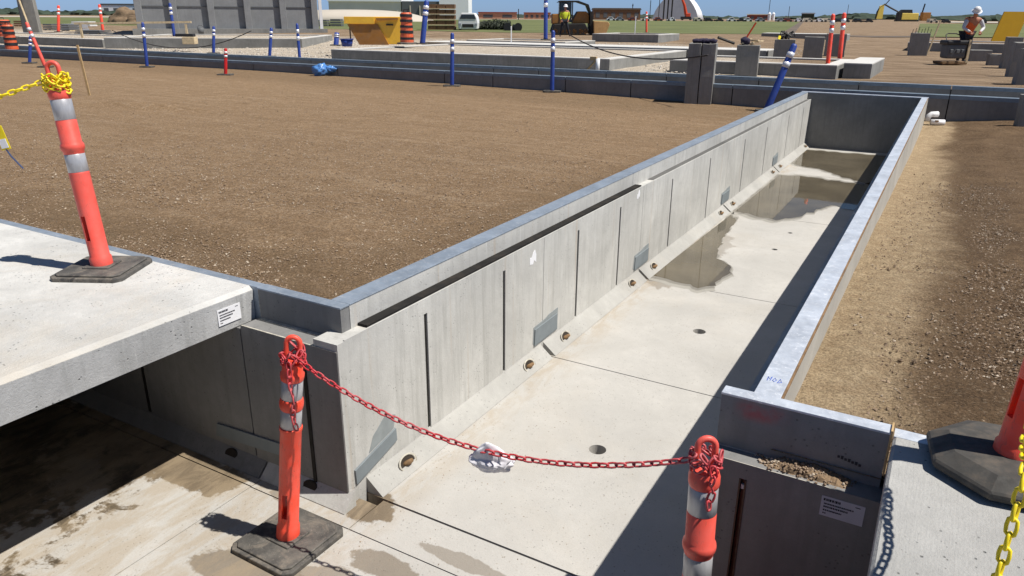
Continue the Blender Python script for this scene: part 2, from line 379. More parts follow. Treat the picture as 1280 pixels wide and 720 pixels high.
def ground_mat():
    t = NT('site ground'); P = t.n('ShaderNodeNewGeometry').outputs['Position']; s = t.sep(P); p = t.pos()
    big = t.noise(p, .35, 6, .6, .3); mid = t.noise(p, 2.5, 6, .65); fine = t.noise(p, 38, 5, .75); peb = t.vor(p, 55, out='Color')
    pebd = t.vor(p, 55)
    fine2 = t.noise(p, 11, 6, .8)
    # left field : fine tan gravel
    L = t.mix(t.rng(mid, .3, .7), (.25, .170, .105, 1), (.35, .25, .162, 1))
    L = t.mix(t.rng(fine, .4, .6, 0, .75), L, (.135, .09, .055, 1))
    L = t.mix(t.rng(t.noise(p, 62, 4, .8), .56, .66, 0, .6), L, (.47, .37, .27, 1))
    L = t.mix(t.rng(fine2, .5, .7, 0, .5), L, (.42, .345, .265, 1))
    # rake and tyre lines running along x
    ln = t.noise(t.pos((.35, 5.5, 1)), 1., 4, .55)
    L = t.mix(t.rng(t.noise(p, 26, 6, .85), .5, .64, 0, .45), L, (.155, .108, .07, 1))
    L = t.mix(t.rng(ln, .54, .66, 0, .33), L, (.17, .115, .072, 1))
    L = t.mix(t.rng(t.noise(t.pos((.25, 2.2, 1)), 1.3, 5, .7), .54, .7, 0, .25), L, (.42, .33, .24, 1))
    # right field : coarser, darker soil with a pale trodden strip by the wall
    Rr = t.mix(t.rng(mid, .35, .65), (.125, .082, .050, 1), (.21, .145, .092, 1))
    Rr = t.mix(t.rng(fine, .4, .62, 0, .6), Rr, (.075, .052, .034, 1))
    Rr = t.mix(t.rng(t.noise(p, 60, 4, .8), .6, .72, 0, .55), Rr, (.42, .34, .25, 1))
    xx = t.math('ADD', s[0], t.math('MULTIPLY', t.math('SUBTRACT', mid, .5), .6)); xx = t.math('ADD', xx, t.math('MULTIPLY', t.math('SUBTRACT', big, .5), .6)); strip = t.rng(xx, -.08, .28, .85, 0, True)
    damp = t.math('MULTIPLY', t.rng(xx, .05, .28, 0, .3, True), t.rng(xx, .35, .8, 1, 0, True))
    Rr = t.mix(strip, Rr, t.mix(t.rng(fine2, .4, .6), (.33, .25, .165, 1), (.50, .40, .275, 1)))
    Rr = t.mix(damp, Rr, (.085, .058, .036, 1))
    e1 = t.rng(t.math('ADD', s[1], t.math('MULTIPLY', t.math('SUBTRACT', mid, .5), 1.2)), 3.1, 3.9, .75, 0, True)
    e2 = t.rng(t.math('ADD', s[0], t.math('MULTIPLY', t.math('SUBTRACT', mid, .5), .9)), -3.5, -3.0, 0, .55, True)
    e3 = t.rng(t.math('ADD', s[1], t.math('MULTIPLY', t.math('SUBTRACT', mid, .5), 3.)), 14.6, 16., 0, .6, True)
    em = t.math('MAXIMUM', t.math('MAXIMUM', e1, e2), e3)
    L = t.mix(t.math('MULTIPLY', em, t.rng(t.noise(p, 5, 6, .75), .3, .6, .35, 1)), L, (.15, .105, .066, 1))
    side = t.rng(s[0], -1.6, -1.5)
    lump = t.noise(p, 22, 6, .85)
    Rr = t.mix(t.rng(lump, .48, .62, 0, .4), Rr, (.085, .058, .038, 1))
    Rr = t.mix(t.rng(t.noise(p, 31, 4, .8), .58, .7, 0, .6), Rr, (.46, .38, .29, 1))
    c = t.mix(side, L, Rr)
    # beyond the second culvert: crushed rock on the left, brown dirt on the right
    rk = t.mix(t.rng(t.sep(peb)[0], .1, .9), (.24, .205, .17, 1), (.62, .57, .50, 1))
    rk = t.mix(t.rng(t.noise(p, 4, 5, .8), .4, .6, 0, .45), rk, (.30, .25, .19, 1))
    dirt = t.mix(t.rng(t.noise(t.pos((.5, 1.6, 1)), 1.2, 6, .7), .35, .65), (.14, .10, .068, 1), (.29, .222, .16, 1))
    jit = t.math('MULTIPLY', t.math('SUBTRACT', t.noise(p, .8, 5), .5), 4.)
    edge = t.math('ADD', t.math('ADD', s[0], jit), t.math('MULTIPLY', s[1], .33))
    far = t.mix(t.rng(edge, 2.2, 4.2), rk, dirt)
    far = t.mix(t.rng(t.math('ADD', s[1], jit), 34, 40), far, dirt)
    c = t.mix(t.rng(s[1], 19, 19.4), c, far)
    gr = t.n('ShaderNodeTexNoise'); gr.inputs['Scale'].default_value = 75; gr.inputs['Detail'].default_value = 3; gr.inputs['Roughness'].default_value = .8; t.l(p, gr.inputs['Vector'])
    k1 = t.mix(t.rng(gr.outputs['Fac'], .36, .64), (.62, .60, .56, 1), (1.42, 1.40, 1.36, 1))
    c = t.mix(1., c, k1, 'MULTIPLY')
    hs = t.n('ShaderNodeHueSaturation'); hs.inputs['Saturation'].default_value = 1.06; hs.inputs['Value'].default_value = 1.10; t.l(c, hs.inputs['Color']); c = hs.outputs[0]
    t.col(c); t.rough(.95); t.bsdf.inputs['Specular IOR Level'].default_value = .15
    h = t.math('ADD', t.math('MULTIPLY', fine, 1.), t.math('MULTIPLY', t.noise(p, 22, 6, .85), 1.2))
    t.bump(h, .022, 1.); t.bump(t.noise(p, 9, 4, .6), .03, .6)
    return t.m
M['ground'] = ground_mat()
def stone_mat(name, a, b, c):
    t = NT(name); p = t.pos(); v = t.sep(t.vor(p, 30, out='Color'))[0]
    k = t.mix(t.rng(v, .05, .6), a, b); k = t.mix(t.rng(v, .75, .95), k, c)
    t.col(k); t.rough(.9); return t.m
M['stone_l'] = stone_mat('tan gravel', (.19, .13, .085, 1), (.31, .225, .15, 1), (.46, .38, .29, 1))
M['stone_r'] = stone_mat('dark gravel', (.17, .12, .08, 1), (.28, .2, .135, 1), (.5, .42, .33, 1))
M['clod'] = stone_mat('soil clods', (.115, .078, .048, 1), (.2, .142, .092, 1), (.3, .22, .15, 1))
M['stone_far'] = stone_mat('pale crushed rock', (.26, .22, .18, 1), (.5, .46, .4, 1), (.66, .62, .56, 1))
def grass_mat():
    t = NT('distant grass'); p = t.pos()
    c = t.mix(t.rng(t.noise(p, .12, 6, .7), .35, .65), (.085, .105, .032, 1), (.15, .165, .055, 1))
    c = t.mix(t.rng(t.noise(t.pos((.3, 1, 1)), .5, 6, .7), .5, .66, 0, .5), c, (.17, .17, .07, 1))
    t.col(c); t.rough(.95); t.bump(t.noise(p, 3, 5), .2, .6); return t.m
M['grass'] = grass_mat()
M['farroad'] = plain('pale gravel road', (.5, .45, .38, 1), .95, 0, .15, .05)
M['berm'] = plain('bare brown berm', (.13, .10, .075, 1), .95, 0, .25, .2)
M['mound'] = plain('dug soil', (.22, .15, .09, 1), .95, 0, .35, 1.5, bump=.05)

# ------------------------------------------------------------------ ground
def rngs(a, b, s):
    n = max(1, round((b-a)/s)); return [a+(b-a)*i/n for i in range(n)]
XS = [-1500, -800, -400, -250, -180, -130, -100]+rngs(-80, -16, 1.6)+rngs(-16, -9, .25)+rngs(-9, -2.70, .07)+rngs(-2.70, -.38, .3)+rngs(-.38, 3.2, .07)+rngs(3.2, 8, .3)+rngs(8, 40, 3)+[40, 80, 150, 300, 600, 1200]
YS = [-60, -20, -5]+[.3, 2.79, 2.86]+rngs(2.92, 8, .07)+rngs(8, 17.12, .2)+[17.12]+rngs(17.4, 17.84, .2)+[17.84, 20.65]+rngs(21, 60, 1.2)+[60, 75, 90, 120, 160, 220, 300, 450, 700, 1100, 1800]
RIDGE = gp(165, 134)[0]; RIDGE.z = 0
bm = NB(); V = {}
def gv(i, j):
    if (i, j) not in V:
        x, y = XS[i], YS[j]; z = gz(x, y)
        if y < 17.8 and y > 2.8:
            a = .010*noise.noise(Vector((x*1.1, y*1.1, 0)))+.006*noise.noise(Vector((x*4.5, y*4.5, 3)))+.004*noise.noise(Vector((x*11, y*11, 7)))
            a += .016*max(0, noise.noise(Vector((x*.35, y*2.6, 9))))+.012*noise.noise(Vector((x*.3, y*.5, 70)))
            if x > -.3: a += .03*noise.noise(Vector((x*3, y*.5, 80)))
            a += .05*max(0, noise.noise(Vector((x*.9, y*1.4, 19)))-.15)*clamp((y-14)/2.)
            z += a - .006
            if x > -.3: z += .02*noise.noise(Vector((x*2.3, y*1.2, 30)))
            q = Vector((x, y, 0))-RIDGE; al = q.x*.93+q.y*.36; ac = -q.x*.36+q.y*.93
            z += .11*math.exp(-(al/1.3)**2-(ac/.22)**2)*(1+noise.noise(Vector((x*4, y*4, 50))))
            if x < -2.7 and y < 3.8: z += .022*noise.noise(Vector((x*5, y*5, 60)))*(3.8-y)
        elif y > 20.7 and y < 60: z += .04*noise.noise(Vector((x*.5, y*.9, 5)))
        V[(i, j)] = bm.verts.new((x, y, z))
    return V[(i, j)]
for i in range(len(XS)-1):
    for j in range(len(YS)-1):
        xc = (XS[i]+XS[i+1])/2; yc = (YS[j]+YS[j+1])/2
        if .3 < yc < 2.79 and -30 < xc < 8: continue
        if -2.7 < xc < -.38 and 2.79 < yc < 17.12: continue
        if 17.84 < yc < 20.65 and -80 < xc < 12: continue
        bm.faces.new((gv(i, j), gv(i+1, j), gv(i+1, j+1), gv(i, j+1)))
tag(obj('ground', bm, M['ground'], smooth=True), kind='structure')

def sheet(name, poly, mat, dz, sub=0):
    bm = NB(); vs = [bm.verts.new((x, y, gz(x, y)+dz)) for x, y in poly]; bm.faces.new(vs)
    return tag(obj(name, bm, mat), kind='structure')
def offgap(u, v, p, k):
    # nothing stands in the open second culvert: move such a base back onto the ground behind it
    if 17.8 < p.y < 20.75:
        d = ray(u, v); k = 20.95/d.y; p = EYE+d*k
    return p, k
def gxy(u, v): p, _ = gp(u, v); return (p.x, p.y)
# grass field far left to centre, bare berm, grass again on the right, pale road behind
sheet('grass_field', [gxy(-500, 29), gxy(300, 34), gxy(640, 41), gxy(975, 43), gxy(1000, 27.5), gxy(640, 24.6), gxy(-500, 19)], M['grass'], .02)
sheet('berm', [gxy(975, 43), gxy(1090, 47), gxy(1150, 47), gxy(1165, 29.5), gxy(1000, 27.5)], M['berm'], .03)
sheet('grass_field', [gxy(1145, 46), gxy(1800, 52), gxy(1800, 33), gxy(1150, 29.5)], M['grass'], .02)
sheet('gravel_road', [gxy(-500, 18.6), gxy(640, 24.5), gxy(1800, 32.5), gxy(1800, 31), gxy(640, 23.3), gxy(-500, 17.2)], M['farroad'], .05)

# loose stones
def stones(name, n, area, smin, smax, mat, label, dens=None, zf=None):
    bm = NB(); k = 0
    me_v = []; me_f = []
    octa = [(1, 0, 0), (-1, 0, 0), (0, 1, 0), (0, -1, 0), (0, 0, 1), (0, 0, -1)]
    of = [(0, 2, 4), (2, 1, 4), (1, 3, 4), (3, 0, 4), (2, 0, 5), (1, 2, 5), (3, 1, 5), (0, 3, 5)]
    while k < n:
        x = random.uniform(area[0], area[1]); y = area[2]+(area[3]-area[2])*random.random()**1.7
        if dens and random.random() > dens(x, y): continue
        s = lerp(smin, smax, random.random()**3)
        z = (zf(x, y) if zf else gz(x, y))
        b = len(me_v); a = random.uniform(0, 6.28); ca, sa = math.cos(a), math.sin(a)
        for o in octa:
            q = [c*s*random.uniform(.6, 1.1) for c in o]; q[2] *= .7
            j = [random.uniform(-.25, .25)*s for _ in range(3)]
            qx, qy, qz = q[0]+j[0], q[1]+j[1], q[2]+j[2]
            me_v.append((x+qx*ca-qy*sa, y+qx*sa+qy*ca, z+qz+s*.15))
        me_f += [tuple(b+i for i in f) for f in of]; k += 1
    me = bpy.data.meshes.new(name); me.from_pydata(me_v, [], me_f); me.materials.append(mat); me.update()
    o = bpy.data.objects.new(name, me); C.objects.link(o)
    return tag(o, label, 'gravel', kind='stuff')
stones('gravel', 26000, (-8.5, -2.78, 2.86, 8.5), .003, .011, M['stone_l'], 'fine tan gravel scattered over the field left of the trench')
stones('gravel', 60000, (-.28, 2.6, 2.95, 10), .0025, .011, M['stone_r'], 'coarse brown gravel on the ground right of the trench', dens=lambda x, y: clamp(.12+(x)*1.3+.4*noise.noise(Vector((x*1.5, y*1.1, 3))), .2, 1))
stones('gravel', 9000, (-14, -2.85, 4, 17), .006, .015, M['stone_l'], 'sparse larger stones over the whole tan field left of the trench')
stones('soil_clods', 5000, (-.25, 2.6, 2.95, 11), .005, .017, M['clod'], 'brown soil clods and lumps on the ground right of the trench', dens=lambda x, y: clamp(.25+.5*x+.8*noise.noise(Vector((x*1.5, y*1.1, 8))), .08, 1))
stones('crushed_rock', 9000, (-34, -6, 21, 38), .02, .07, M['stone_far'], 'pale crushed rock spread between the distant concrete footings')

# ------------------------------------------------------------------ main culvert (open trench)
XL, XR = -2.53, -.60            # inner faces of the lower walls
ZT, ZL = 1.135, .99             # top of cap, ledge height
J = [2.72, 4.9, 7.08, 10.42, 13.78]     # joints between precast modules
JE = J[1:]+[17.0]
# left wall
W = thing('retaining_wall', 'long sunlit pale concrete wall with vertical slots, left side of the open trench', 'retaining wall', (XL, 2.72, 0))
W0 = Vector((XL, 2.72, 0))
def wpart(name, bm, mat, par, org, **k):
    bmesh.ops.translate(bm, verts=bm.verts, vec=-org); return obj(name, bm, mat, par, **k)
for i, (a, b) in enumerate(zip(J, JE)):
    y0 = 2.583 if i == 0 else a+.003; y1 = b-.003
    bm = NB(); box(bm, -2.70, -2.565, y0+.001, y1-.001, -.3, ZL-.001)
    sl = [a+.63, a+1.57] if b-a < 2.5 else [a+.92, a+2.43]
    sl = [s for s in sl if s < y1-.1]
    cuts = [y0]+[v for s in sl for v in (s-.017, s+.017)]+[y1]
    for k in range(0, len(cuts), 2): box(bm, -2.565, XL, cuts[k], cuts[k+1], -.3, ZL)
    for s in sl:
        box(bm, -2.565, XL, s-.017, s+.017, .9, ZL); box(bm, -2.565, XL, s-.017, s+.017, -.3, .1)
    wp = wpart('wall_panel', bm, M['wall'], W, W0)
    for s in sl:
        bm = NB(); box(bm, -2.5648, -2.541, s-.0165, s+.0165, .1, .9)
        wpart('slot_liner', bm, M['slot'], wp, W0)
    # haunch with pipe openings
    bm = NB(); h0 = a+.02 if i else 2.73; h1 = b-.03 if i < len(J)-1 else b
    prism(bm, [(XL-.01, -.05), (-2.415, -.05), (-2.415, .004), (XL-.01, .108)], 'y', h0, h1)
    hn = wpart('haunch', bm, M['haunch'], W, W0)
    for py in (a+.31, b-.33):
        if py > h1-.05: continue
        Mx = Matrix.Translation((-2.468, py, .048)) @ Matrix.Rotation(R(58), 4, 'Y') @ Matrix.Diagonal((.95, 1.5, 1, 1))
        bm = NB(); lathe(bm, [(.040, .0), (.052, .004), (.054, .0075), (.046, .0085), (.043, .006), (.043, .001)], 24, M=Mx)
        ps = wpart('pipe_sleeve', bm, M['mortar'], W, W0, smooth=True)
        bm = NB(); lathe(bm, [(0, .0035), (.043, .0035)], 24, M=Mx); wpart('bore', bm, M['void'], ps, W0)
        bm = NB(); tube(bm, [(-2.482, py-.035, .042), (-2.452, py-.008, .058), (-2.445, py+.022, .064)], [.014, .018, .012], 8)
        wpart('bar_end', bm, M['rust'], ps, W0, smooth=True)
# upper band in long lengths
for a, b in ((2.787, 6.97), (6.976, 11.3), (11.306, 17.0)):
    bm = NB(); box(bm, -2.74, -2.615, a, b, ZL-.0, ZT-.008)
    wpart('upper_band', bm, M['wall'], W, W0)
    bm = NB(); box(bm, -2.748, -2.612, a+.001, b-.001, ZT-.008, ZT)
    wpart('steel_cap', bm, M['steel'], W, W0, bevel=.002)
bm = NB()
ys = [2.84+.35*i for i in range(13)]
for a, b in zip(ys, ys[1:]):
    w = .012*noise.noise(Vector((a, 0, 0)))
    box(bm, -2.613, -2.545+w*.3, a, b, ZL+.0005, ZL+.016)
wpart('gasket_strip', bm, M['rubber_strip'], W, W0)
bm = NB(); box(bm, -2.613, -2.545, 7.4, 16.9, ZL+.0005, ZL+.003); wpart('ledge_grime', bm, M['ledge'], W, W0)
# thin raised lip along the ledge
bm = NB(); box(bm, -2.5405, XL, 2.64, 17.0, ZL+.0005, ZL+.006); wpart('ledge_lip', bm, M['wall'], W, W0)
# grey sealed joint plates
for k, jy in enumerate(J[:]):
    sh = .06 if k else .05
    bm = NB(); o = jy-.0+sh
    pts = [(-.21, .13), (.19, .135), (.19, .275), (-.2, .27)] if k else [(-.13, .105), (.24, .20), (.235, .285), (-.135, .20)]
    prism(bm, [(o+p[0], p[1]) for p in pts], 'x', XL-.001, XL+.012)
    pl = wpart('joint_plate', bm, M['plate'], W, W0, bevel=.002)
    bm = NB()
    pts = [(-.23, .15), (-.22, .29), (.0, .30), (.05, .315), (.21, .32), (.215, .2), (.2, .125), (-.1, .118)] if k else [(.0, .24), (.22, .29), (.24, .37), (.16, .41), (.05, .33)]
    prism(bm, [(o+p[0]+random.uniform(-.01, .01), p[1]) for p in pts], 'x', XL-.001, XL+.0025)
    wpart('sealer_smear', bm, M['smear'], pl, W0)
# torn white stickers on the wall
for (sy, sz, s) in ((4.72, .875, 1.), (6.93, .93, .8)):
    bm = NB(); prism(bm, [(sy+p[0]*s, sz+p[1]*s) for p in ((-.05, -.04), (.0, -.05), (.015, -.02), (.05, -.045), (.05, .02), (.03, .06), (.0, .045), (-.02, .01), (-.05, .015))], 'x', XL-.001, XL+.002)
    wpart('torn_sticker', bm, M['label'], W, W0)
# short return of the left wall (faces the camera, in shade)
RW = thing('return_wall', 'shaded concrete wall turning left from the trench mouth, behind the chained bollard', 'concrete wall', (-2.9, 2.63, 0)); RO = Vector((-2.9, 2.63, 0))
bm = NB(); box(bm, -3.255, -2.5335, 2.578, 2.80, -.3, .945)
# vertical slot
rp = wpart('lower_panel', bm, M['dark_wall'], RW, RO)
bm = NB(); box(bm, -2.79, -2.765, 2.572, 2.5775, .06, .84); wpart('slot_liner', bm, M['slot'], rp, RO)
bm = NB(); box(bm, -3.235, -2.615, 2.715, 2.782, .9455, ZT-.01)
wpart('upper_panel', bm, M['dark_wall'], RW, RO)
bm = NB(); box(bm, -2.6145, -2.534, 2.64, 2.84, .946, .9895); wpart('corner_infill', bm, M['wall'], RW, RO)
bm = NB(); box(bm, -3.24, -2.611, 2.711, 2.785, ZT-.009, ZT+.001); wpart('steel_cap', bm, M['steel'], RW, RO, bevel=.002)
bm = NB(); box(bm, -3.235, -2.64, 2.69, 2.7145, .9455, .951); wpart('mortar_line', bm, M['mortar'], RW, RO)
bm = NB(); box(bm, -3.25, -2.535, 2.5785, 2.588, .9455, .9485); wpart('mortar_line', bm, M['mortar'], RW, RO)
bm = NB(); n = 16
for i in range(n):
    z0 = .3+.62*i/n
    cbox(bm, (-3.262+.004*math.sin(i*2.3), 2.60, z0+.02), (.010+.006*random.random(), .01, .05))
for i in range(7): cbox(bm, (-3.245+random.uniform(-.004, .004), 2.727, .93+.03*i), (.018, .012, .04))
wpart('mortar_bead', bm, M['mortar'], RW, RO)
# grey plate at the base of the joint
bm = NB(); prism(bm, [(-3.6, .13), (-3.0, .17), (-3.0, .25), (-3.58, .22)], 'y', 2.567, 2.5775); wpart('joint_plate', bm, M['plate'], RW, RO)
bm = NB(); prism(bm, [(2.60, -.05), (2.50, -.05), (2.50, .004), (2.60, .10)], 'x', -3.16, -2.50); hn = wpart('haunch', bm, M['wall'], RW, RO)
Mx = Matrix.Translation((-2.80, 2.55, .050)) @ Matrix.Rotation(R(55), 4, 'X') @ Matrix.Diagonal((1.2, .8, 1, 1))
bm = NB(); lathe(bm, [(0, .004), (.04, .004), (.045, .0), (.045, -.01)], 20, M=Mx); wpart('bore', bm, M['void'], hn, RO)

# wall carrying on under the left deck slab
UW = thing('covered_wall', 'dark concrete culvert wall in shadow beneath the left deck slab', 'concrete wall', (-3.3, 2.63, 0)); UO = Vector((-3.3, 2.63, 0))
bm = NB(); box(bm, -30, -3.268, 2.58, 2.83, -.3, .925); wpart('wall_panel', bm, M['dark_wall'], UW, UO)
for x in (-4.27, -5.4, -6.5):
    bm = NB(); box(bm, x-.012, x+.012, 2.575, 2.5795, .1, .8); wpart('slot_liner', bm, M['slot'], UW, UO)
bm = NB(); prism(bm, [(2.60, -.05), (2.50, -.05), (2.50, .004), (2.60, .10)], 'x', -30, -3.175); hn = wpart('haunch', bm, M['dark_wall'], UW, UO)  # darkened concrete: damp and the slab's shade in one colour
Mx = Matrix.Translation((-3.46, 2.55, .050)) @ Matrix.Rotation(R(55), 4, 'X') @ Matrix.Diagonal((1.2, .8, 1, 1))
bm = NB(); lathe(bm, [(0, .004), (.04, .004), (.045, .0), (.045, -.01)], 20, M=Mx); wpart('bore', bm, M['void'], hn, UO)

# right wall of the trench
W = thing('retaining_wall', 'concrete wall on the right side of the trench with bright steel cap', 'retaining wall', (-.48, 2.9, 0)); W0 = Vector((-.48, 2.9, 0))
for i, (a, b) in enumerate(zip(J, JE)):
    bm = NB(); box(bm, -.568, -.45, max(a, 2.905)+.003, b-.003, -.3, .98); wpart('wall_panel', bm, M['wall'], W, W0)
for a, b in ((2.868, 7.05), (7.056, 11.4), (11.406, 17.0)):
    bm = NB(); box(bm, -.485, -.375, a, b, .981, ZT-.01); box(bm, -.449, -.375, a+.001, b-.001, .4, .9805)
    wpart('upper_band', bm, M['cap_concrete'], W, W0)
    bm = NB(); box(bm, -.492, -.385, a+.001, b-.001, ZT-.0095, ZT+.0005); wpart('steel_cap', bm, M['steel_bright'], W, W0, bevel=.002)
bm = NB(); box(bm, -.384, -.3745, 2.87, 17.0, ZT-.012, ZT-.004); wpart('rust_edge', bm, M['rust'], W, W0)
# blue crayon scribble on the cap
bm = NB()
for pts in ([(-.468, 2.99), (-.47, 3.03), (-.462, 3.01), (-.455, 3.035), (-.457, 2.995)], [(-.448, 3.0), (-.442, 3.03), (-.433, 3.01), (-.44, 2.99), (-.446, 3.0)], [(-.425, 2.985), (-.42, 3.03), (-.41, 3.0), (-.42, 2.99)]):
    tube(bm, [(x, y+.03, ZT+.001) for x, y in pts], .0018, 4)
wpart('crayon_mark', bm, M['blueink'], W, W0)

# right return wall with slot, sticker, ledge of soil
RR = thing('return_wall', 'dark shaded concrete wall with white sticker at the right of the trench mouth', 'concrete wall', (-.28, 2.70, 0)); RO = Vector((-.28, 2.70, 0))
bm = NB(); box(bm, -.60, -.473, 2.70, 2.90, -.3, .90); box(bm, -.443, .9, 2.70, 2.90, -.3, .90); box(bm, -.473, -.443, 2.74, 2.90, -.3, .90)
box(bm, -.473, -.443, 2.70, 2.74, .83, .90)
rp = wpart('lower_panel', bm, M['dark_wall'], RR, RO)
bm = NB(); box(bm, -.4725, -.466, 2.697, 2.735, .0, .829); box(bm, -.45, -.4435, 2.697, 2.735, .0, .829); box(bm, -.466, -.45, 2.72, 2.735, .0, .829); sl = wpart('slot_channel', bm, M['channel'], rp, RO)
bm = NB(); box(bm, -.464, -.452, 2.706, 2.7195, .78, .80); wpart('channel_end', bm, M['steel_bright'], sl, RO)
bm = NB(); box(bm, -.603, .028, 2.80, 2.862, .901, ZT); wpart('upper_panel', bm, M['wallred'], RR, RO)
bm = NB(); box(bm, -.605, .030, 2.797, 2.866, ZT+.0005, ZT+.011); wpart('steel_cap', bm, M['steel_bright'], RR, RO, bevel=.002)
bm = NB(); box(bm, -.600, -.14, 2.7, 2.704, .9005, .9025); box(bm, -.6, -.3, 2.795, 2.7995, .9005, .904); wpart('ledge_lip', bm, M['cap_concrete'], RR, RO)
bm = NB()
for i, w in enumerate((.014, .006, .02, .012, .008, .014, .010)): 
    x = -.135+i*.013; z = .985-.0025*i
    box(bm, x, x+.009, 2.798, 2.7995, z, z+.010+.004*(i % 2))
wpart('stencil_mark', bm, M['ink'], RR, RO)
bm = NB(); box(bm, .029, .036, 2.795, 2.87, .96, ZT+.02); wpart('timber_shim', bm, M['wood'], RR, RO)
# sticker printing: rows of dark strokes standing for the small unreadable print
def sticker(parent, org, o, ex, ez, nrm, w, h, mat):
    """o = lower left corner, ex/ez unit directions of its plane"""
    def q(a, b, c): return o+ex*a+ez*b+nrm*c
    def slabq(bm, a0, a1, b0, b1, c0, c1):
        v = [bm.verts.new(q(a, b, c)) for c in (c0, c1) for a, b in ((a0, b0), (a1, b0), (a1, b1), (a0, b1))]
        for f in ((3, 2, 1, 0), (4, 5, 6, 7), (0, 1, 5, 4), (1, 2, 6, 5), (2, 3, 7, 6), (3, 0, 4, 7)): bm.faces.new([v[i] for i in f])
    bm = NB(); slabq(bm, 0, w, 0, h, -.001, .0015); st = wpart('sticker', bm, mat, parent, org)
    bm = NB()
    rows = [(.78, .12, .0, .45, .8), (.60, .075, .02, .75, .5), (.44, .085, .02, .62, .55), (.27, .075, .02, .50, .45), (.12, .06, .02, .16, .4)]
    for (b, hh, a0, a1, d) in rows:
        x = a0+.05
        while x < a1:
            ww = random.choice((.02, .03, .045))*(1.3 if d > .7 else 1)
            slabq(bm, x*w, (x+ww*.75)*w, b*h, (b+hh)*h, .0016, .0021); x += ww
    slabq(bm, .78*w, .9*w, .84*h, .88*h, .0016, .0021)
    wpart('print', bm, M['ink'], st, org)
sticker(RR, RO, Vector((-.158, 2.70, .775)), Vector((1, 0, 0)), Vector((0, 0, 1)), Vector((0, -1, 0)), .155, .088, M['label_grey'])
# soil lying on the ledge
bm = NB()
NX, NY = 60, 12; vg = {}
for i in range(NX+1):
    for j in range(NY+1):
        x = lerp(-.43, -.07, i/NX); y = lerp(2.702, 2.799, j/NY); t_ = max(0, 1-abs((x+.235)/.19)**1.6); c_ = math.sin(math.pi*(.12+.88*j/NY)*.5) if j/NY > .3 else .6*j/NY
        e = noise.noise(Vector((x*26, y*26, 1)))
        z = .9004+max(-.001, (.030*t_*c_*(1+.7*e)+.006*noise.noise(Vector((x*90, y*90, 5))))-.005)
        vg[(i, j)] = bm.verts.new((x, y, z))
for i in range(NX):
    for j in range(NY): bm.faces.new((vg[(i, j)], vg[(i+1, j)], vg[(i+1, j+1)], vg[(i, j+1)]))
hp = tag(obj('soil_heap', bm, M['mound'], smooth=False), 'thin line of loose brown soil and stones on the ledge of the right end wall', 'soil heap')
bm = NB()
for i in range(420):
    x = random.gauss(-.245, .09); 
    if not -.45 < x < -.05: continue
    t_ = max(0, 1-abs((x+.235)/.19)**1.6); y = 2.799-abs(random.gauss(0, .035)); 
    if y < 2.703: continue
    blob(bm, (x, y, .903+.024*t_*random.random()), [random.uniform(.0025, .0075)]*3, 1, .35, 2, i)
obj('pebbles', bm, M['stone_r'], hp)

# end wall of the trench
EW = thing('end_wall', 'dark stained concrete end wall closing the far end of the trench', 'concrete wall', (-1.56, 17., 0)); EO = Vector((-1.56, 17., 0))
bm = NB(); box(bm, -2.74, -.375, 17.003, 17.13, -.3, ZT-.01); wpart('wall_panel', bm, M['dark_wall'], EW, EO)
bm = NB(); box(bm, -2.748, -.37, 17.0025, 17.12, ZT-.0098, ZT+.004); wpart('steel_cap', bm, M['steel_bright'], EW, EO)

# floor of precast base slabs
bm = NB()
for i, (a, b) in enumerate(zip(J, JE)): box(bm, -2.60, -.58, a+.005, b-.005, -.25, 0)
for x0, x1, y0, y1 in ((-30, -3.155, 2.43, 2.63), (-3.149, -2.403, 2.425, 2.66), (-2.397, 3, 2.425, 2.713), (-30, -5.3, .0, 2.422), (-5.294, -3.155, .0, 2.422), (-3.149, -.98, .0, 2.418), (-.974, 3., .0, 2.418)):
    box(bm, x0, x1, y0, y1, -.25, -.002)
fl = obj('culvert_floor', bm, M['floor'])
tag(fl, kind='structure')
cut = []
for (x, y, r) in ((-1.557, 3.82, .056), (-1.553, 6.02, .056), (-1.50, 8.9, .035), (-1.48, 9.75, .03)):
    bm = NB(); lathe(bm, [(0, -.29), (r, -.29), (r, .1), (0, .1)], 28, (x, y, 0)); cut.append(obj('c', bm, M['void']))
apply_bool(fl, cut)
bm = NB(); box(bm, -30, 8, .0, 17.1, -.40, -.31); tag(obj('subfloor', bm, M['void']), kind='structure')
# near side of the cross culvert (behind the photographer's feet)
NW = thing('near_wall', 'plain concrete culvert wall below the photographer, opposite the trench mouth', 'concrete wall', (0, .1, 0))
bm = NB(); box(bm, -30, 8, .15, .3, -.3, 1.12); wpart('wall_panel', bm, M['dark_wall'], NW, Vector((0, .1, 0)))
bm = NB(); box(bm, -30, 8, -.3, .149, -.3, 1.0); wpart('backing', bm, M['dark_wall'], NW, Vector((0, .1, 0)))

stones('floor_grit', 900, (-2.40, -1.3, 1.4, 9.), .0015, .005, M['stone_l'], 'sparse grit and pebbles lying on the concrete floor', dens=lambda x, y: math.exp(-(x+2.4)*2.2), zf=lambda x, y: 0)
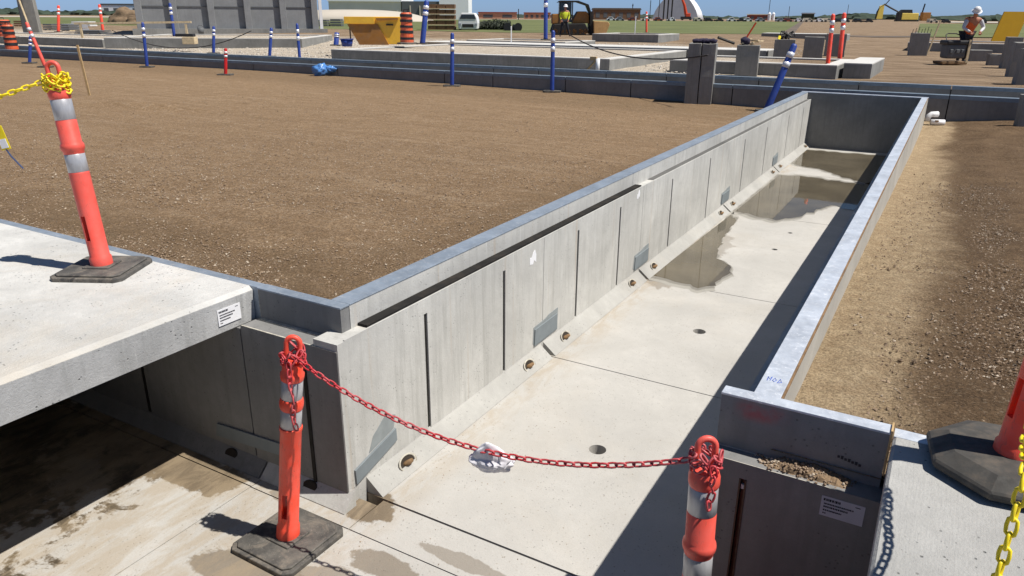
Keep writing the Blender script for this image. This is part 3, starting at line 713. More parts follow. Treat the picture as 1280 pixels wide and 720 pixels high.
# puddles : thin water sheets with ragged outlines
def zP(u, v, z=0.003):
    d = ray(u, v); t = (z-EYE.z)/d.z; p = EYE+d*t; return (p.x, p.y)
def puddle(pts, seed, label):
    P = [zP(u, v) for u, v in pts]; out = []
    for (a, b) in zip(P, P[1:]+P[:1]):
        L = math.dist(a, b); n = max(2, int(L/.05))
        for k in range(n):
            x, y = lerp(a[0], b[0], k/n), lerp(a[1], b[1], k/n)
            q = Vector((x*6, y*6, seed)); s = .05*clamp((x+2.38)/.1)
            if x > -.66 or y > 16.9: s = 0
            out.append((x+s*noise.noise(q)+s*.5*noise.noise(q*3.1), y+s*2.2*noise.noise(q+Vector((9, 9, 0)))+s*noise.noise(q*2.7)))
    cx = sum(p[0] for p in out)/len(out); cy = sum(p[1] for p in out)/len(out)
    for f_, z_, m_ in ((1.10, .0008, 'damp2'), (1.045, .0016, 'damp')):
        o2 = []
        for x, y in out:
            w_ = .03*noise.noise(Vector((x*9, y*5, seed+f_)))
            o2.append((min(max(cx+(x-cx)*f_+w_, -2.418), -.57), min(cy+(y-cy)*(f_+.0)+w_*1.5, 16.99)))
        bm = NB(); bm.faces.new([bm.verts.new((x, y, z_)) for x, y in o2]); bmesh.ops.triangulate(bm, faces=bm.faces)
        tag(obj('damp_patch', bm, M[m_]), kind='structure')
    bm = NB(); bm.faces.new([bm.verts.new((x, y, .0025)) for x, y in out]); bmesh.ops.triangulate(bm, faces=bm.faces)
    return tag(obj('puddle', bm, M['water']), kind='structure')
puddle([(816, 344), (914, 268), (918, 275), (912, 288), (903, 298), (898, 312), (893, 322), (908, 327), (914, 335), (905, 348), (896, 352), (890, 358), (868, 359), (845, 352)], 1, '')
puddle([(919, 264), (974, 219), (1010, 221), (1078, 231), (1096, 226), (1068, 263), (1058, 262), (1040, 257), (1030, 259), (1012, 266), (990, 272), (970, 274), (945, 270)], 2, '')
puddle([(992, 205), (1006, 187), (1120, 196), (1092, 230), (1076, 228), (1062, 224), (1045, 218), (1025, 211), (1008, 209)], 3, '')

# ------------------------------------------------------------------ deck slabs
DS = thing('deck_slab', 'big pale concrete deck slab at lower left with white sticker on its edge', 'concrete slab', (-3.29, 2.6, ZT)); DO = Vector((-3.29, 2.6, ZT))
bm = NB(); prism(bm, [(-30, .93), (-3.29, .93), (-3.285, ZT-.022), (-3.31, ZT-.0005), (-30, ZT-.0005)], 'y', .1, 2.718); sb = wpart('slab', bm, M['slab'], DS, DO)
bm = NB(); prism(bm, [(-3.30, .932), (-3.288, .932), (-3.2835, ZT-.024), (-3.296, ZT-.024)], 'y', .101, 2.717); wpart('slab_edge', bm, M['slab_side'], DS, DO)
bm = NB(); box(bm, -30, -3.245, 2.7205, 2.785, .93, ZT-.001); wpart('steel_edge', bm, M['steel'], DS, DO, bevel=.002)
sticker(DS, DO, Vector((-3.2826, 2.46, .975)), Vector((0, 1, 0)), Vector((.0, 0, 1)), Vector((1, 0, 0)), .155, .095, M['label'])
D2 = thing('deck_slab', 'grey concrete deck slab at the lower right corner under the black octagonal base', 'concrete slab', (.035, 2.8, ZT)); DO = Vector((.035, 2.8, ZT))
bm = NB(); prism(bm, [(.04, .93), (3, .93), (3, ZT), (.05, ZT), (.04, ZT-.01)], 'y', .1, 2.795); wpart('slab', bm, M['slab_near'], D2, DO)
bm = NB(); box(bm, .04, 3, 2.797, 2.866, .93, ZT+.001); wpart('steel_edge', bm, M['steel_bright'], D2, DO, bevel=.002)

# ------------------------------------------------------------------ second culvert across the background
for nm, y0, y1, lab in (('n', 17.85, 18.0, 'long low steel capped culvert wall crossing behind the trench, the nearer of two'), ('f', 20.5, 20.65, 'long low steel capped culvert wall crossing behind the trench, the farther of two')):
    W = thing('culvert_wall', lab, 'culvert wall', (-10, y0, 0), group='long culvert walls crossing the site'); WO = Vector((-10, y0, 0))
    bm = NB(); box(bm, -80, 12, y0+.01, y1-.01, -.3, ZT-.09); wpart('wall_core', bm, M['slot'], W, WO)
    xs = [-80, -60, -45, -36.2, -28.4, -20.2, -16.5, -12.5, -10.9, -8.7, -6.9, -4.4, -2., -.02, 3, 6, 12]
    for a, b in zip(xs, xs[1:]):
        bm = NB(); box(bm, a+.012, b-.012, y0, y1, -.3, ZT-.08); wpart('wall_panel', bm, M['block'] if nm == 'x' else M['dark_wall'], W, WO)
        bm = NB(); box(bm, a+.008, b-.008, y0-.008, y1+.06, ZT-.078, ZT-.01*(hash(a) % 2)); wpart('steel_cap', bm, M['steel_far'], W, WO)
bm = NB(); box(bm, -80, 12, 18.0, 20.5, -.4, -.3); tag(obj('second_culvert_floor', bm, M['floor']), kind='structure')

# ------------------------------------------------------------------ delineator posts
def post_profile(H, spec):
    return spec
def delineator(name, label, base, top, kind='A', mats=None, group=None, basekind='square', brz=0., slot=True, slot_dir=0.):
    """base, top: points where the tube meets the rubber base and the top of its loop"""
    base = Vector(base); top = Vector(top); ax = (top-base).normalized(); H = (top-base).length
    col, band = mats or (M['coral'], M['band'])
    T = thing(name, label, 'delineator post', (base.x, base.y, base.z-.05), group=group)
    q = Vector((0, 0, 1)).rotation_difference(ax)
    Mx = Matrix.Translation((0, 0, .045)) @ q.to_matrix().to_4x4() @ Matrix.Rotation(slot_dir, 4, 'Z')
    s = H/1.2
    if kind == 'A':    # widely spaced bands
        prof = [(0, 0), (.062, 0), (.062, .05), (.055, .06), (.055, .56), (.055, .565), (.053, .568), (.053, .675), (.055, .678), (.055, .69), (.062, .70), (.064, .715), (.062, .73), (.055, .74), (.055, .865), (.053, .868), (.053, .985), (.055, .988), (.058, 1.0), (.058, 1.03), (.05, 1.055), (.028, 1.065), (.0, 1.065)]
        bands = ((.569, .674), (.869, .984))
    else:              # bands close together under a bulged collar
        prof = [(0, 0), (.060, 0), (.058, .07), (.052, .08), (.052, .66), (.056, .67), (.056, .685), (.050, .688), (.050, .79), (.054, .793), (.058, .81), (.058, .83), (.054, .85), (.050, .853), (.050, .955), (.054, .958), (.057, .975), (.057, .99), (.048, 1.005), (.05, 1.03), (.045, 1.05), (.026, 1.06), (0, 1.06)]
        bands = ((.689, .789), (.854, .954))
    bm = NB(); lathe(bm, [(r, z*s) for r, z in prof], 32, M=Mx)
    tb = obj('tube', bm, col, T, smooth=True)
    if slot:
        bm = NB(); cbox(bm, (0, 0, (.235 if kind == 'A' else .22)*s), (.2, .028, .15*s)); bmesh.ops.transform(bm, matrix=Mx, verts=bm.verts)
        c = obj('c', bm, col); c.location = T.location
        apply_bool(tb, [c]); tb.parent = T
    me = tb.data; me.polygons.foreach_set('use_smooth', [True]*len(me.polygons))
    es = tb.modifiers.new('e', 'EDGE_SPLIT'); es.split_angle = R(40)
    for a, b in bands:
        bm = NB(); lathe(bm, [(.0528 if kind == 'A' else .0502, a*s), (.0545 if kind == 'A' else .0515, (a+.002)*s), (.0545 if kind == 'A' else .0515, (b-.002)*s), (.0528 if kind == 'A' else .0502, b*s)], 32, M=Mx)
        obj('reflective_band', bm, band, T, smooth=True)
    # handle loop
    pts = []; hw = .032
    z0 = 1.05*s; zt = H-.045
    pts = [(-hw, 0, z0), (-hw, 0, lerp(z0, zt, .5)), (-hw, 0, zt)]+[(-hw*math.cos(a), 0, zt+hw*math.sin(a)) for a in [math.pi*k/10 for k in range(1, 10)]]+[(hw, 0, zt), (hw, 0, lerp(z0, zt, .5)), (hw, 0, z0)]
    Ml = Matrix.Translation((0, 0, .045)) @ q.to_matrix().to_4x4() @ Matrix.Rotation(YAW if kind == 'A' else YAW, 4, 'Z')
    bm = NB(); tube(bm, [Ml @ Vector(p) for p in pts], .0125, 10); obj('handle_loop', bm, col, T, smooth=True)
    # base
    bm = NB()
    if basekind == 'square':
        w = .215; c = .035
        out = [(-w, -w+c), (-w+c, -w), (w-c, -w), (w, -w+c), (w, w-c), (w-c, w), (-w+c, w), (-w, w-c)]
        prism(bm, out, 'z', 0, .03)
        prism(bm, [(x*.9, y*.9) for x, y in out], 'z', .0301, .042)
        cbox(bm, (0, 0, .046), (.16, .16, .012))
    else:
        n = 8; rings = []
        for r, z in ((.265, .0), (.27, .03), (.20, .066), (.0, .066)):
            if r: rings.append([bm.verts.new((r*math.cos(k*math.tau/n+.39), r*math.sin(k*math.tau/n+.39), z)) for k in range(n)])
            else: bm.faces.new(rings[-1])
        bm.faces.new(rings[0][::-1])
        for r0, r1 in zip(rings, rings[1:]):
            for k in range(n): bm.faces.new((r0[k], r0[(k+1) % n], r1[(k+1) % n], r1[k]))
    b = obj('rubber_base', bm, M['rubber'] if basekind == 'square' else M['rubber_dark'], T, bevel=.006 if basekind == 'square' else .012); b.rotation_euler = (0, 0, brz)
    return T, Mx

P1b, P1t = Vector((-2.60, 2.185, .045)), Vector((-2.475, 2.25, 1.195))
delineator('delineator_post', 'red bollard on the culvert floor left of the trench mouth, red chain tied on', P1b, P1t, 'B', (M['orange'], M['band']), brz=R(-1), slot_dir=YAW+R(80))
P2b, P2t = Vector((-.50, 2.33, .045)), Vector((-.545, 2.375, 1.185))
delineator('delineator_post', 'red delineator bollard in front of the right end wall, where the red chain ends', P2b, P2t, 'A', (M['coral'], M['band']), slot_dir=YAW)
P3b, P3t = Vector((-4.265, 2.445, ZT+.045)), Vector((-4.385, 2.45, 2.36))
delineator('delineator_post', 'tall coral bollard on the left deck slab, yellow chain wrapped round its neck', P3b, P3t, 'A', (M['coral'], M['band']), brz=R(28), slot_dir=YAW+R(75))
P4b, P4t = Vector((.40, 2.745, ZT+.065)), Vector((.45, 2.79, 2.33))
delineator('delineator_post', 'orange delineator bollard with black octagonal base at the right picture edge', P4b, P4t, 'A', (M['orange'], M['band']), basekind='oct', brz=R(8), slot_dir=YAW)

# ------------------------------------------------------------------ chains
def link(bm, c, t, side, L=.052, Wd=.032, r=.0042, seg=12, ts=6):
    t = t.normalized(); side = (side-t*side.dot(t)).normalized(); nrm = t.cross(side)
    hl = (L/2-Wd/2); pr = Wd/2-r; ring = []
    path = []
    for k in range(seg):
        a = math.tau*k/seg; x = pr*math.cos(a)+(hl if math.cos(a) > 1e-6 else -hl if math.cos(a) < -1e-6 else 0); y = pr*math.sin(a)
        path.append((x, y, a))
    rings = []
    for x, y, a in path:
        o = c+t*x+side*y; d = t*math.cos(a)+side*math.sin(a)
        rings.append([bm.verts.new(o+(d*math.cos(b)+nrm*math.sin(b))*r) for b in [math.tau*m/ts for m in range(ts)]])
    for i in range(seg):
        r0, r1 = rings[i], rings[(i+1) % seg]
        for k in range(ts): bm.faces.new((r0[k], r0[(k+1) % ts], r1[(k+1) % ts], r1[k]))
def chain_along(bm, pts, pitch=.0365, L=.052, Wd=.032, r=.0045, twist=.35, jit=.05):
    pts = [Vector(p) for p in pts]
    seg = [0]
    for a, b in zip(pts, pts[1:]): seg.append(seg[-1]+(b-a).length)
    n = int(seg[-1]/pitch); i = 0
    for k in range(n+1):
        s = k*pitch
        while i < len(pts)-2 and seg[i+1] < s: i += 1
        f = (s-seg[i])/max(1e-9, seg[i+1]-seg[i]); c = pts[i].lerp(pts[i+1], f); t = pts[i+1]-pts[i]
        base = t.cross(Vector((0, 0, 1)))
        if base.length < 1e-4: base = Vector((1, 0, 0))
        base.normalize(); up = t.normalized().cross(base)
        a = (k % 2)*math.pi/2+twist+jit*random.uniform(-2, 2)
        link(bm, c, t, base*math.cos(a)+up*math.sin(a), L, Wd, r)
def sagline(a, b, sag, n=40): return [a.lerp(b, k/n)-Vector((0, 0, 4*sag*(k/n)*(1-k/n))) for k in range(n+1)]
def wraps(c, r, z0, z1, turns, ph=0., n=40): return [Vector((c.x+r*math.cos(ph+turns*math.tau*k/n), c.y+r*math.sin(ph+turns*math.tau*k/n), lerp(z0, z1, k/n)+.012*math.sin(k*1.9))) for k in range(n+1)]
bm = NB()
n1 = P1b.lerp(P1t, .895); n2 = P2b.lerp(P2t, .905)
chain_along(bm, sagline(n1+Vector((.04, -.02, .01)), n2+Vector((-.05, -.01, -.005)), .215))
chain_along(bm, wraps(n1, .050, n1.z-.03, n1.z+.035, 2.2, 1), jit=.3)
chain_along(bm, wraps(n2, .052, n2.z-.02, n2.z+.035, 1.7, 2), jit=.3)
tailp = lambda c, L: [c+Vector((.004*math.sin(k), -.004*math.sin(k*.7), -L*k/14)) for k in range(15)]
vdir = -(Fv.copy()); vdir.z = 0; vdir.normalize()
chain_along(bm, tailp(n1+vdir*.062+Vector((-.005, 0, -.02)), .34), jit=.2)
chain_along(bm, tailp(n2+vdir*.066+Vector((.012, 0, .0)), .165), jit=.2)
# red chain bottom tail lying near the left post's foot is its shadow only; nothing modelled
tag(obj('plastic_chain', bm, M['redchain'], smooth=True), 'red plastic link chain sagging across the trench mouth between two bollards', 'chain')
n3 = P3b.lerp(P3t, .885)
bm = NB()
chain_along(bm, wraps(n3, .060, n3.z-.035, n3.z+.055, 3.1, .5, 60), pitch=.034, r=.0055, Wd=.034, jit=.4)
endL = Vector((-5.1, 1.35, 1.92))
chain_along(bm, sagline(n3+Vector((-.05, -.03, .02)), endL, .03), r=.0055, Wd=.034)
yc = obj('plastic_chain', bm, M['yellowchain'], smooth=True)
tag(yc, 'yellow plastic chain wrapped on the left slab bollard and leaving the picture at left', 'chain')
# tag hanging on it at the picture edge
HT = thing('hanging_tag', 'small yellow tag with a dark tie dangling from the yellow chain at the left edge', 'tag', (-4.66, 2.05, 2.0))
bm = NB(); cbox(bm, (0, .0, -.02), (.055, .004, .13), Matrix.Rotation(R(-12), 3, 'Y')); obj('tag_plate', bm, M['yellowchain'], HT, bevel=.002)
bm = NB(); cbox(bm, (0.006, -.004, -.05), (.04, .003, .05), Matrix.Rotation(R(-12), 3, 'Y')); obj('tag_label', bm, M['label'], HT)
bm = NB(); tube(bm, [(.01, 0, -.08), (.03, 0, -.12), (.075, .01, -.19)], .004, 6); obj('tie', bm, M['bluegrey'], HT)
HT.location = EYE + ray(1, 168)*((2.15)/ray(1, 168).y); HT.rotation_euler = (0, 0, YAW)
# yellow chain at lower right coming towards the camera, and its other run leaving to the right
bm = NB()
c4 = P4b.lerp(P4t, .9)
pA = Vector((.33, 2.13, 1.60)); pts = [c4+Vector((0, -.06, 0)), Vector((.47, 2.55, 1.93)), Vector((.40, 2.33, 1.75)), pA]
def onplane(u, v, x_of_y):
    d = ray(u, v); best = None
    for k in range(400):
        t = .0008+k*.00001; p = EYE+d*t; e = abs(p.x-x_of_y(p.y))
        if best is None or e < best[0]: best = (e, p)
    return best[1]
f4 = lambda y: .33-.10*(2.13-y)
for uv in ((1283, 585), (1268, 645), (1250, 712), (1232, 780), (1215, 860)): pts.append(onplane(uv[0], uv[1], f4))
# smooth the polyline
sm = []
for i in range(len(pts)-1):
    p0, p1, p2, p3 = pts[max(i-1, 0)], pts[i], pts[i+1], pts[min(i+2, len(pts)-1)]
    for k in range(8):
        t_ = k/8; sm.append(.5*((2*p1)+(p2-p0)*t_+(2*p0-5*p1+4*p2-p3)*t_*t_+(3*p1-p0-3*p2+p3)*t_**3))
chain_along(bm, sm, r=.0048, Wd=.032)
bm2 = NB(); chain_along(bm2, sagline(c4+Vector((.05, 0, 0)), Vector((2.6, 3.1, 1.95)), .42), r=.0048, Wd=.032)
tag(obj('plastic_chain', bm2, M['yellowchain'], smooth=True), 'yellow plastic chain running off to the right from the bollard at the right edge', 'chain')
tag(obj('plastic_chain', bm, M['yellowchain'], smooth=True), 'yellow plastic chain hanging past the right deck slab at the lower right corner', 'chain')

# crumpled paper caught on the red chain
pc = EYE+ray(614, 576)*((2.335)/ray(614, 576).y)
bm = NB(); r_ = bmesh.ops.create_icosphere(bm, subdivisions=5, radius=1)
for v in r_['verts']:
    q = v.co.copy(); n1_ = abs(noise.noise(q*1.5+Vector((2, 5, 1)))); n2_ = abs(noise.noise(q*3.1+Vector((8, 1, 3))))
    k_ = .92+.35*n1_-.16*n2_
    v.co = Vector((q.x*.098, q.y*.045, q.z*.058))*k_
    if q.z > .3 and q.x < .4: v.co.z += .075*(q.z-.3)*(1.2-abs(q.x+.25)); v.co.y *= .55
    v.co.z -= .18*v.co.x
pp = tag(obj('crumpled_paper', bm, M['paper'], smooth=True), 'crumpled white paper sheet caught in the middle of the red chain', 'paper')
pp.location = pc; pp.rotation_euler = (R(15), 0, YAW+R(5))

# ------------------------------------------------------------------ other near things
def G(u, v): return gp(u, v)
# conduit pipe elbow by the far right wall corner
p, k = G(1166, 156)
T = thing('pipe_elbow', 'white plastic pipe elbow lying by the far right corner of the trench', 'pipe', p, YAW)
bm = NB(); tube(bm, [(-.13, 0, .08), (-.125, 0, .16), (-.07, .0, .205), (.06, .0, .21)], .055, 14); obj('bend', bm, M['white'], T, smooth=True)
bm = NB(); tube(bm, [(-.08, -.05, .06), (.17, -.09, .06)], .055, 14); obj('collar', bm, M['label'], T, smooth=True)
bm = NB(); cbox(bm, (.0, -.12, .09), (.06, .03, .03)); obj('clip', bm, M['rust'], T)
# wooden stake on gravel
def stake(u, v, vt, w, mat, label, lean=0., group=None, name='wooden_stake'):
    p, k = G(u, v); h = (v-vt)*k/math.cos(PITCH)*1.0
    T = thing(name, label, 'stake', p, YAW, group)
    bm = NB(); v4 = cbox(bm, (lean*h/2, 0, h/2-.03), (w, w*.6, h+.06), Matrix.Rotation(math.atan(lean), 3, 'Y')); obj('stick', bm, mat, T, bevel=.003); return T
stake(112, 119, 63, .045, M['wood'], 'lone wooden stake standing in the gravel field at upper left', -.06)

# ------------------------------------------------------------------ generic far items
def box_thing(name, label, cat, u0, u1, v, vt, depth, mat, parts=None, group=None, bevel=0., zoff=0.):
    p, k = G((u0+u1)/2, v); w = (u1-u0)*k*F_PX/F_PX; h = (v-vt)*k
    T = thing(name, label, cat, p+Vector((0, 0, zoff)), YAW, group)
    return T, w*1., h, k
def blue_post(u, v, ut, vt, label, base=None, white=True, name='blue_delineator', mat=None, r=.055, zoff=0., grp='blue delineator posts along the far culvert'):
    p, k = G(u, v); p.z += zoff
    if zoff:
        d = ray(u, v); t = (p.z-EYE.z)/d.z; q = EYE+d*t; p = Vector((q.x, q.y, p.z)); k = t
    if base:
        p = Vector(base); k = (p-EYE).dot(Fv)/F_PX; d = p-EYE; u = 640+F_PX*d.dot(Rv)/d.dot(Fv); v = 360-F_PX*d.dot(Uv)/d.dot(Fv)
    if not base: p, k = offgap(u, v, p, k)
    h = (v-vt)*k*1.04; lx = ((ut-u)+.0)*k+ (h*(.000))
    # compensate the lens' own vertical convergence so real lean only
    lx = ((ut-u)-(u-640)/2600.*(v-vt))*k
    T = thing(name, label, 'delineator post', p, YAW, grp)
    m = mat or M['blueplastic']
    top = Vector((lx, 0, h)); 
    f = lambda s: top*s
    bm = NB(); tube(bm, [f(0), f(.05), f(.97), f(1)], [r*1.15, r, r*.92, r*.5], 14); tb = obj('tube', bm, m, T, smooth=True)
    for a, b in ((.66, .74), (.80, .88)):
        bm = NB(); tube(bm, [f(a), f(b)], r*1.06, 14); obj('reflective_band', bm, M['bandwhite'], T, smooth=True)
    bm = NB(); prism(bm, [(-.2, -.16), (.2, -.16), (.24, 0), (.2, .16), (-.2, .16), (-.24, 0)], 'z', 0, .04); obj('rubber_base', bm, M['rubber'], T)
    return T
blue_post(184, 84, 178, 33, 'blue post with white bands near the survey box, before the far culvert')
blue_post(376, 91, 371, 35, 'blue post with white bands beside the blue film bundle')
blue_post(565, 108, 565, 47, 'blue post with white bands right of the yellow hopper, in front of the far culvert')
blue_post(690, 115, 691, 45, 'blue post with white bands just left of the white pipe stub')
blue_post(967, 130, 992, 62, 'blue post leaning right against the left trench wall cap', r=.075, base=(-3.46, 17.2, .66))
blue_post(37, 79, 38, 48, 'short blue post behind the leaning red post at upper left')
blue_post(218, 46, 212, 8, 'blue post on the crushed rock in front of the panel building', zoff=.25, r=.08)
blue_post(267, 67, 267, 36, 'small blue post between the two far culvert walls', zoff=.1, r=.06)
blue_post(337, 71, 339, 38, 'blue post right of the small bucket, behind the far culvert', zoff=.1, r=.06)
blue_post(420, 57, 421, 42, 'short blue post beside the blue tub', zoff=.3, r=.1)
blue_post(528, 55, 533, 6, 'blue post leaning right behind the striped drum', zoff=.3, r=.11)
blue_post(682, 50, 682, -6, 'very tall blue post in front of the bulldozer worker', zoff=.2, r=.1)
blue_post(282, 94, 282, 63, 'small red and white striped post in front of the far culvert', name='striped_post', mat=M['red'], r=.05, grp='red and orange marker posts')
blue_post(57, 84, 33, 33, 'leaning red post with white bands at upper left', name='red_delineator', mat=M['coral'], r=.06, grp='red and orange marker posts')
blue_post(1034, 86, 1041, 24, 'left one of two red posts standing on the far slab', name='red_delineator', mat=M['orange'], r=.06, grp='red and orange marker posts', zoff=.2)
blue_post(1049, 78, 1055, 22, 'right one of two red posts standing on the far slab', name='red_delineator', mat=M['orange'], r=.07, grp='red and orange marker posts', zoff=.2)
blue_post(73, 40, 73, 10, 'orange post on the crushed rock at far left', name='red_delineator', mat=M['orange'], r=.09, grp='red and orange marker posts', zoff=.2)
blue_post(129, 41, 124, 9, 'orange post in front of the dirt mound', name='red_delineator', mat=M['orange'], r=.09, grp='red and orange marker posts', zoff=.2)
blue_post(808, 41, 808, 17, 'thin orange post standing before the grass field', name='red_delineator', mat=M['orange'], r=.08, grp='red and orange marker posts')

def drum(u, v, vt, w, label, zoff=0.):
    p, k = G(u, v)
    if zoff:
        p.z += zoff; d = ray(u, v); k = (p.z-EYE.z)/d.z; q = EYE+d*k; p = Vector((q.x, q.y, p.z))
    h = (v-vt)*k; r = w/2*k; T = thing('traffic_drum', label, 'traffic drum', p, 0, 'orange and black traffic drums')
    bm = NB(); lathe(bm, [(0, .05), (r, .05), (r*.98, h*.3), (r*.9, h*.31), (r*.9, h*.6), (r*.84, h*.61), (r*.82, h*.95), (r*.7, h), (0, h)], 20); obj('drum_body', bm, M['drum'], T, smooth=False)
    for a, b in ((.14, .22), (.34, .43), (.52, .60), (.70, .78), (.86, .95)):
        rr = r*lerp(1.0, .86, a)+.006
        bm = NB(); lathe(bm, [(rr-.02, h*a), (rr, h*a+.002), (rr*.99, h*b-.002), (rr-.02, h*b)], 20); obj('stripe', bm, M['black'], T)
    bm = NB(); lathe(bm, [(0, 0), (r*1.5, 0), (r*1.5, .05), (r*1.1, .07), (0, .07)], 16); obj('rubber_base', bm, M['rubber'], T)
    bm = NB(); tube(bm, [(-r*.5, 0, h), (-r*.4, 0, h+.1), (r*.4, 0, h+.1), (r*.5, 0, h)], .02, 6); obj('handle', bm, M['black'], T)
drum(17, 70, 33, 15, 'orange and black banded drum at upper left edge, before the far culvert')
drum(7, 47, 26, 20, 'orange and black banded drum behind the other one at the left edge', .3)
drum(509, 55, 18, 17, 'orange and black banded drum beside the yellow hopper', .3)

# blue film bundle / bottle
p, k = G(405, 95)
T = thing('film_bundle', 'crumpled bundle of clear blue plastic film lying by the far culvert wall', 'plastic film', p, YAW)
bm = NB(); blob(bm, (-.1, 0, .17), (.24, .15, .17), 3, .35, 3, 2); obj('bundle', bm, M['bluebag'], T, smooth=True)
bm = NB(); blob(bm, (.2, .05, .2), (.18, .1, .09), 3, .4, 4, 5); obj('loose_film', bm, M['bluebag'], T, smooth=True)
# blue tub
d = ray(434, 58); k = (1.392-EYE.z)/d.z; p = EYE+d*k
T = thing('blue_tub', 'small blue tub standing on the footing left of the yellow hopper', 'tub', p, YAW)
bm = NB(); lathe(bm, [(0, 0), (.2, 0), (.26, .28), (.24, .28), (.18, .03), (0, .03)], 18); obj('tub_body', bm, M['blueplastic'], T, smooth=True)
bm = NB(); lathe(bm, [(.25, .26), (.29, .27), (.29, .3), (.25, .3)], 18); obj('rim', bm, M['blueplastic'], T, smooth=True)
# dark bucket
p, k = G(252, 45); p.z += .1
T = thing('bucket', 'small dark bucket at the foot of the grey panel building', 'bucket', p, YAW)
bm = NB(); lathe(bm, [(0, 0), (.16, 0), (.22, .42), (.2, .42), (.14, .03), (0, .03)], 16); obj('bucket_body', bm, M['darkclad'], T, smooth=True)
bm = NB(); tube(bm, [(-.22, 0, .42), (-.1, 0, .56), (.1, 0, .56), (.22, 0, .42)], .01, 6); obj('bucket_handle', bm, M['darksteel'], T)

# footings: world aligned long low walls
def footing(label, x0, x1, y0, y1, z0, z1, fill=True, rz=0.):
    T = thing('footing', label, 'concrete footing', (x0, y0, z0), rz, 'low concrete footings'); O = Vector((x0, y0, z0))
    w = .35; c = .03
    if x1-x0 < .8: x1 = x0+.72; fill = False
    bm = NB(); box(bm, x0, x1, y0, y0+w, z0, z1-c); box(bm, x0, x1, y1-w, y1, z0, z1-c); box(bm, x0, x0+w, y0+w, y1-w, z0, z1-c); box(bm, x1-w, x1, y0+w, y1-w, z0, z1-c)
    wpart('shaded_stem', bm, M['foot'], T, O)  # sides hold their shade in the colour
    bm = NB(); box(bm, x0, x1, y0, y0+w, z1-c+.001, z1); box(bm, x0, x1, y1-w, y1, z1-c+.001, z1); box(bm, x0, x0+w, y0+w, y1-w, z1-c+.001, z1); box(bm, x1-w, x1, y0+w, y1-w, z1-c+.001, z1)
    if not fill: box(bm, x0+w, x1-w, y0+w, y1-w, z1-c+.001, z1)
    wpart('sunlit_top', bm, M['foot_sunlit'], T, O)  # separate paler layer so the top reads as sunlit
    if fill:
        bm = NB(); box(bm, x0+w+.003, x1-w-.003, y0+w+.003, y1-w-.003, z0, z1-.05); wpart('rock_fill', bm, M['ground'], T, O)
    return T
footing('long low footing filled with crushed rock, carrying the yellow hopper', -20.5, -9.2, 21.9, 29.5, .9, 1.39)
footing('low footing far beyond, between the parked white van and the bulldozer', -21.9, -16.3, 33.3, 36.8, 1.0, 1.45)
footing('low dark footing in front of the bulldozer blade', -17.7, -13.9, 39.5, 43, 1.2, 1.72)
footing('low dark footing along the far culvert at the left picture edge', -62, -36.4, 23, 28, .9, 1.42)
footing('light angled concrete footing in front of the grey panel building', -35.3, -26., 22.4, 30, .9, 1.53, rz=R(32))
footing('pale footing on which the two red posts stand', -7.6, -2.85, 22.8, 26.5, .95, 1.38)
footing('second pale footing just behind the red posts', -2.75, -2.35, 23.4, 27.2, .95, 1.42)
footing('long pale footing stretching before the grass field', -22, -6.2, 29.6, 31.6, .95, 1.45, False)
footing('white slab footing behind the compactor worker', -2.4, 2.6, 45, 50, 1.0, 1.45)
footing('thin white slab edge running past the berm', -12, -6.6, 55, 57, 1.1, 1.6, False)

# rough concrete blocks
def cblock(label, u0, u1, v, vt, depth=1.0, rz=0., split=False, zoff=0., extras=None, grp='rough concrete blocks', taper=0.):
    p, k = offgap((u0+u1)/2, v, *G((u0+u1)/2, v)); p.z += zoff
    if zoff: d = ray((u0+u1)/2, v); k = (p.z-EYE.z)/d.z; q = EYE+d*k; p = Vector((q.x, q.y, p.z))
    w = (u1-u0)*k; h = (v-vt)*k*1.04
    T = thing('concrete_block', label, 'concrete block', p, YAW*.35+rz, grp)
    parts = [(-w/2, -.01), (.012, w/2)] if split else [(-w/2, w/2)]
    for a, b in parts:
        bm = NB(); v8 = box(bm, a, b, 0, w*depth, -.1, h)
        for q in v8[4:]: q.co.x *= 1-taper
        bmesh.ops.subdivide_edges(bm, edges=bm.edges, cuts=5, use_grid_fill=True)
        for q in bm.verts:
            q.co += Vector((noise.noise(q.co*5+p), noise.noise(q.co*5+p+Vector((7, 0, 0))), noise.noise(q.co*4+p+Vector((0, 7, 0))))) * .014
        obj('block_body', bm, M['block'], T, bevel=.01)
    return T, w, h
T, w, h = cblock('tall split pair of rough concrete blocks standing at the far culvert, purple rag on top', 855, 888, 130, 61, 1.15, rz=R(2), split=True)
bm = NB()
for i in range(5): blob(bm, (-.15+.09*i, .25, h+.05), (.1, .14, .055), 2, .3, 3, i)
rg = obj('rag', bm, M['navy'], None, smooth=True); rg.location = T.location; rg.rotation_euler = T.rotation_euler
tag(rg, 'dark purple rag bundle lying on the tall split concrete block', 'rag')
cblock('dark concrete block behind the tall split block, wood scraps lying on it', 918, 945, 96, 60, .8)
cblock('squared concrete block with clamps on top, left of the leaning blue post top', 966, 990, 78, 52, .9)
cblock('squared dark concrete block left of the two red posts', 1003, 1026, 78, 49, .8)
cblock('dark concrete block behind the two red posts', 1031, 1054, 71, 45, .8)
T, w, h = cblock('dark concrete block with rebar ends on top, left of the compactor', 1137, 1157, 70, 44, .8)
bm = NB()
for i in range(7): tube(bm, [(-w/2+w*i/6, .2, h-.05), (-w/2+w*i/6+.03, .2, h+.16+.05*(i % 3))], .012, 5)
obj('rebar_ends', bm, M['darksteel'], T)
cblock('low concrete block right of the compactor worker', 1213, 1236, 77, 64, .7)
cblock('low concrete block second to the right of the compactor worker', 1236, 1255, 82, 69, .7)
cblock('upright concrete block of the right edge row, farthest', 1253, 1271, 86, 50, .9, taper=.1)
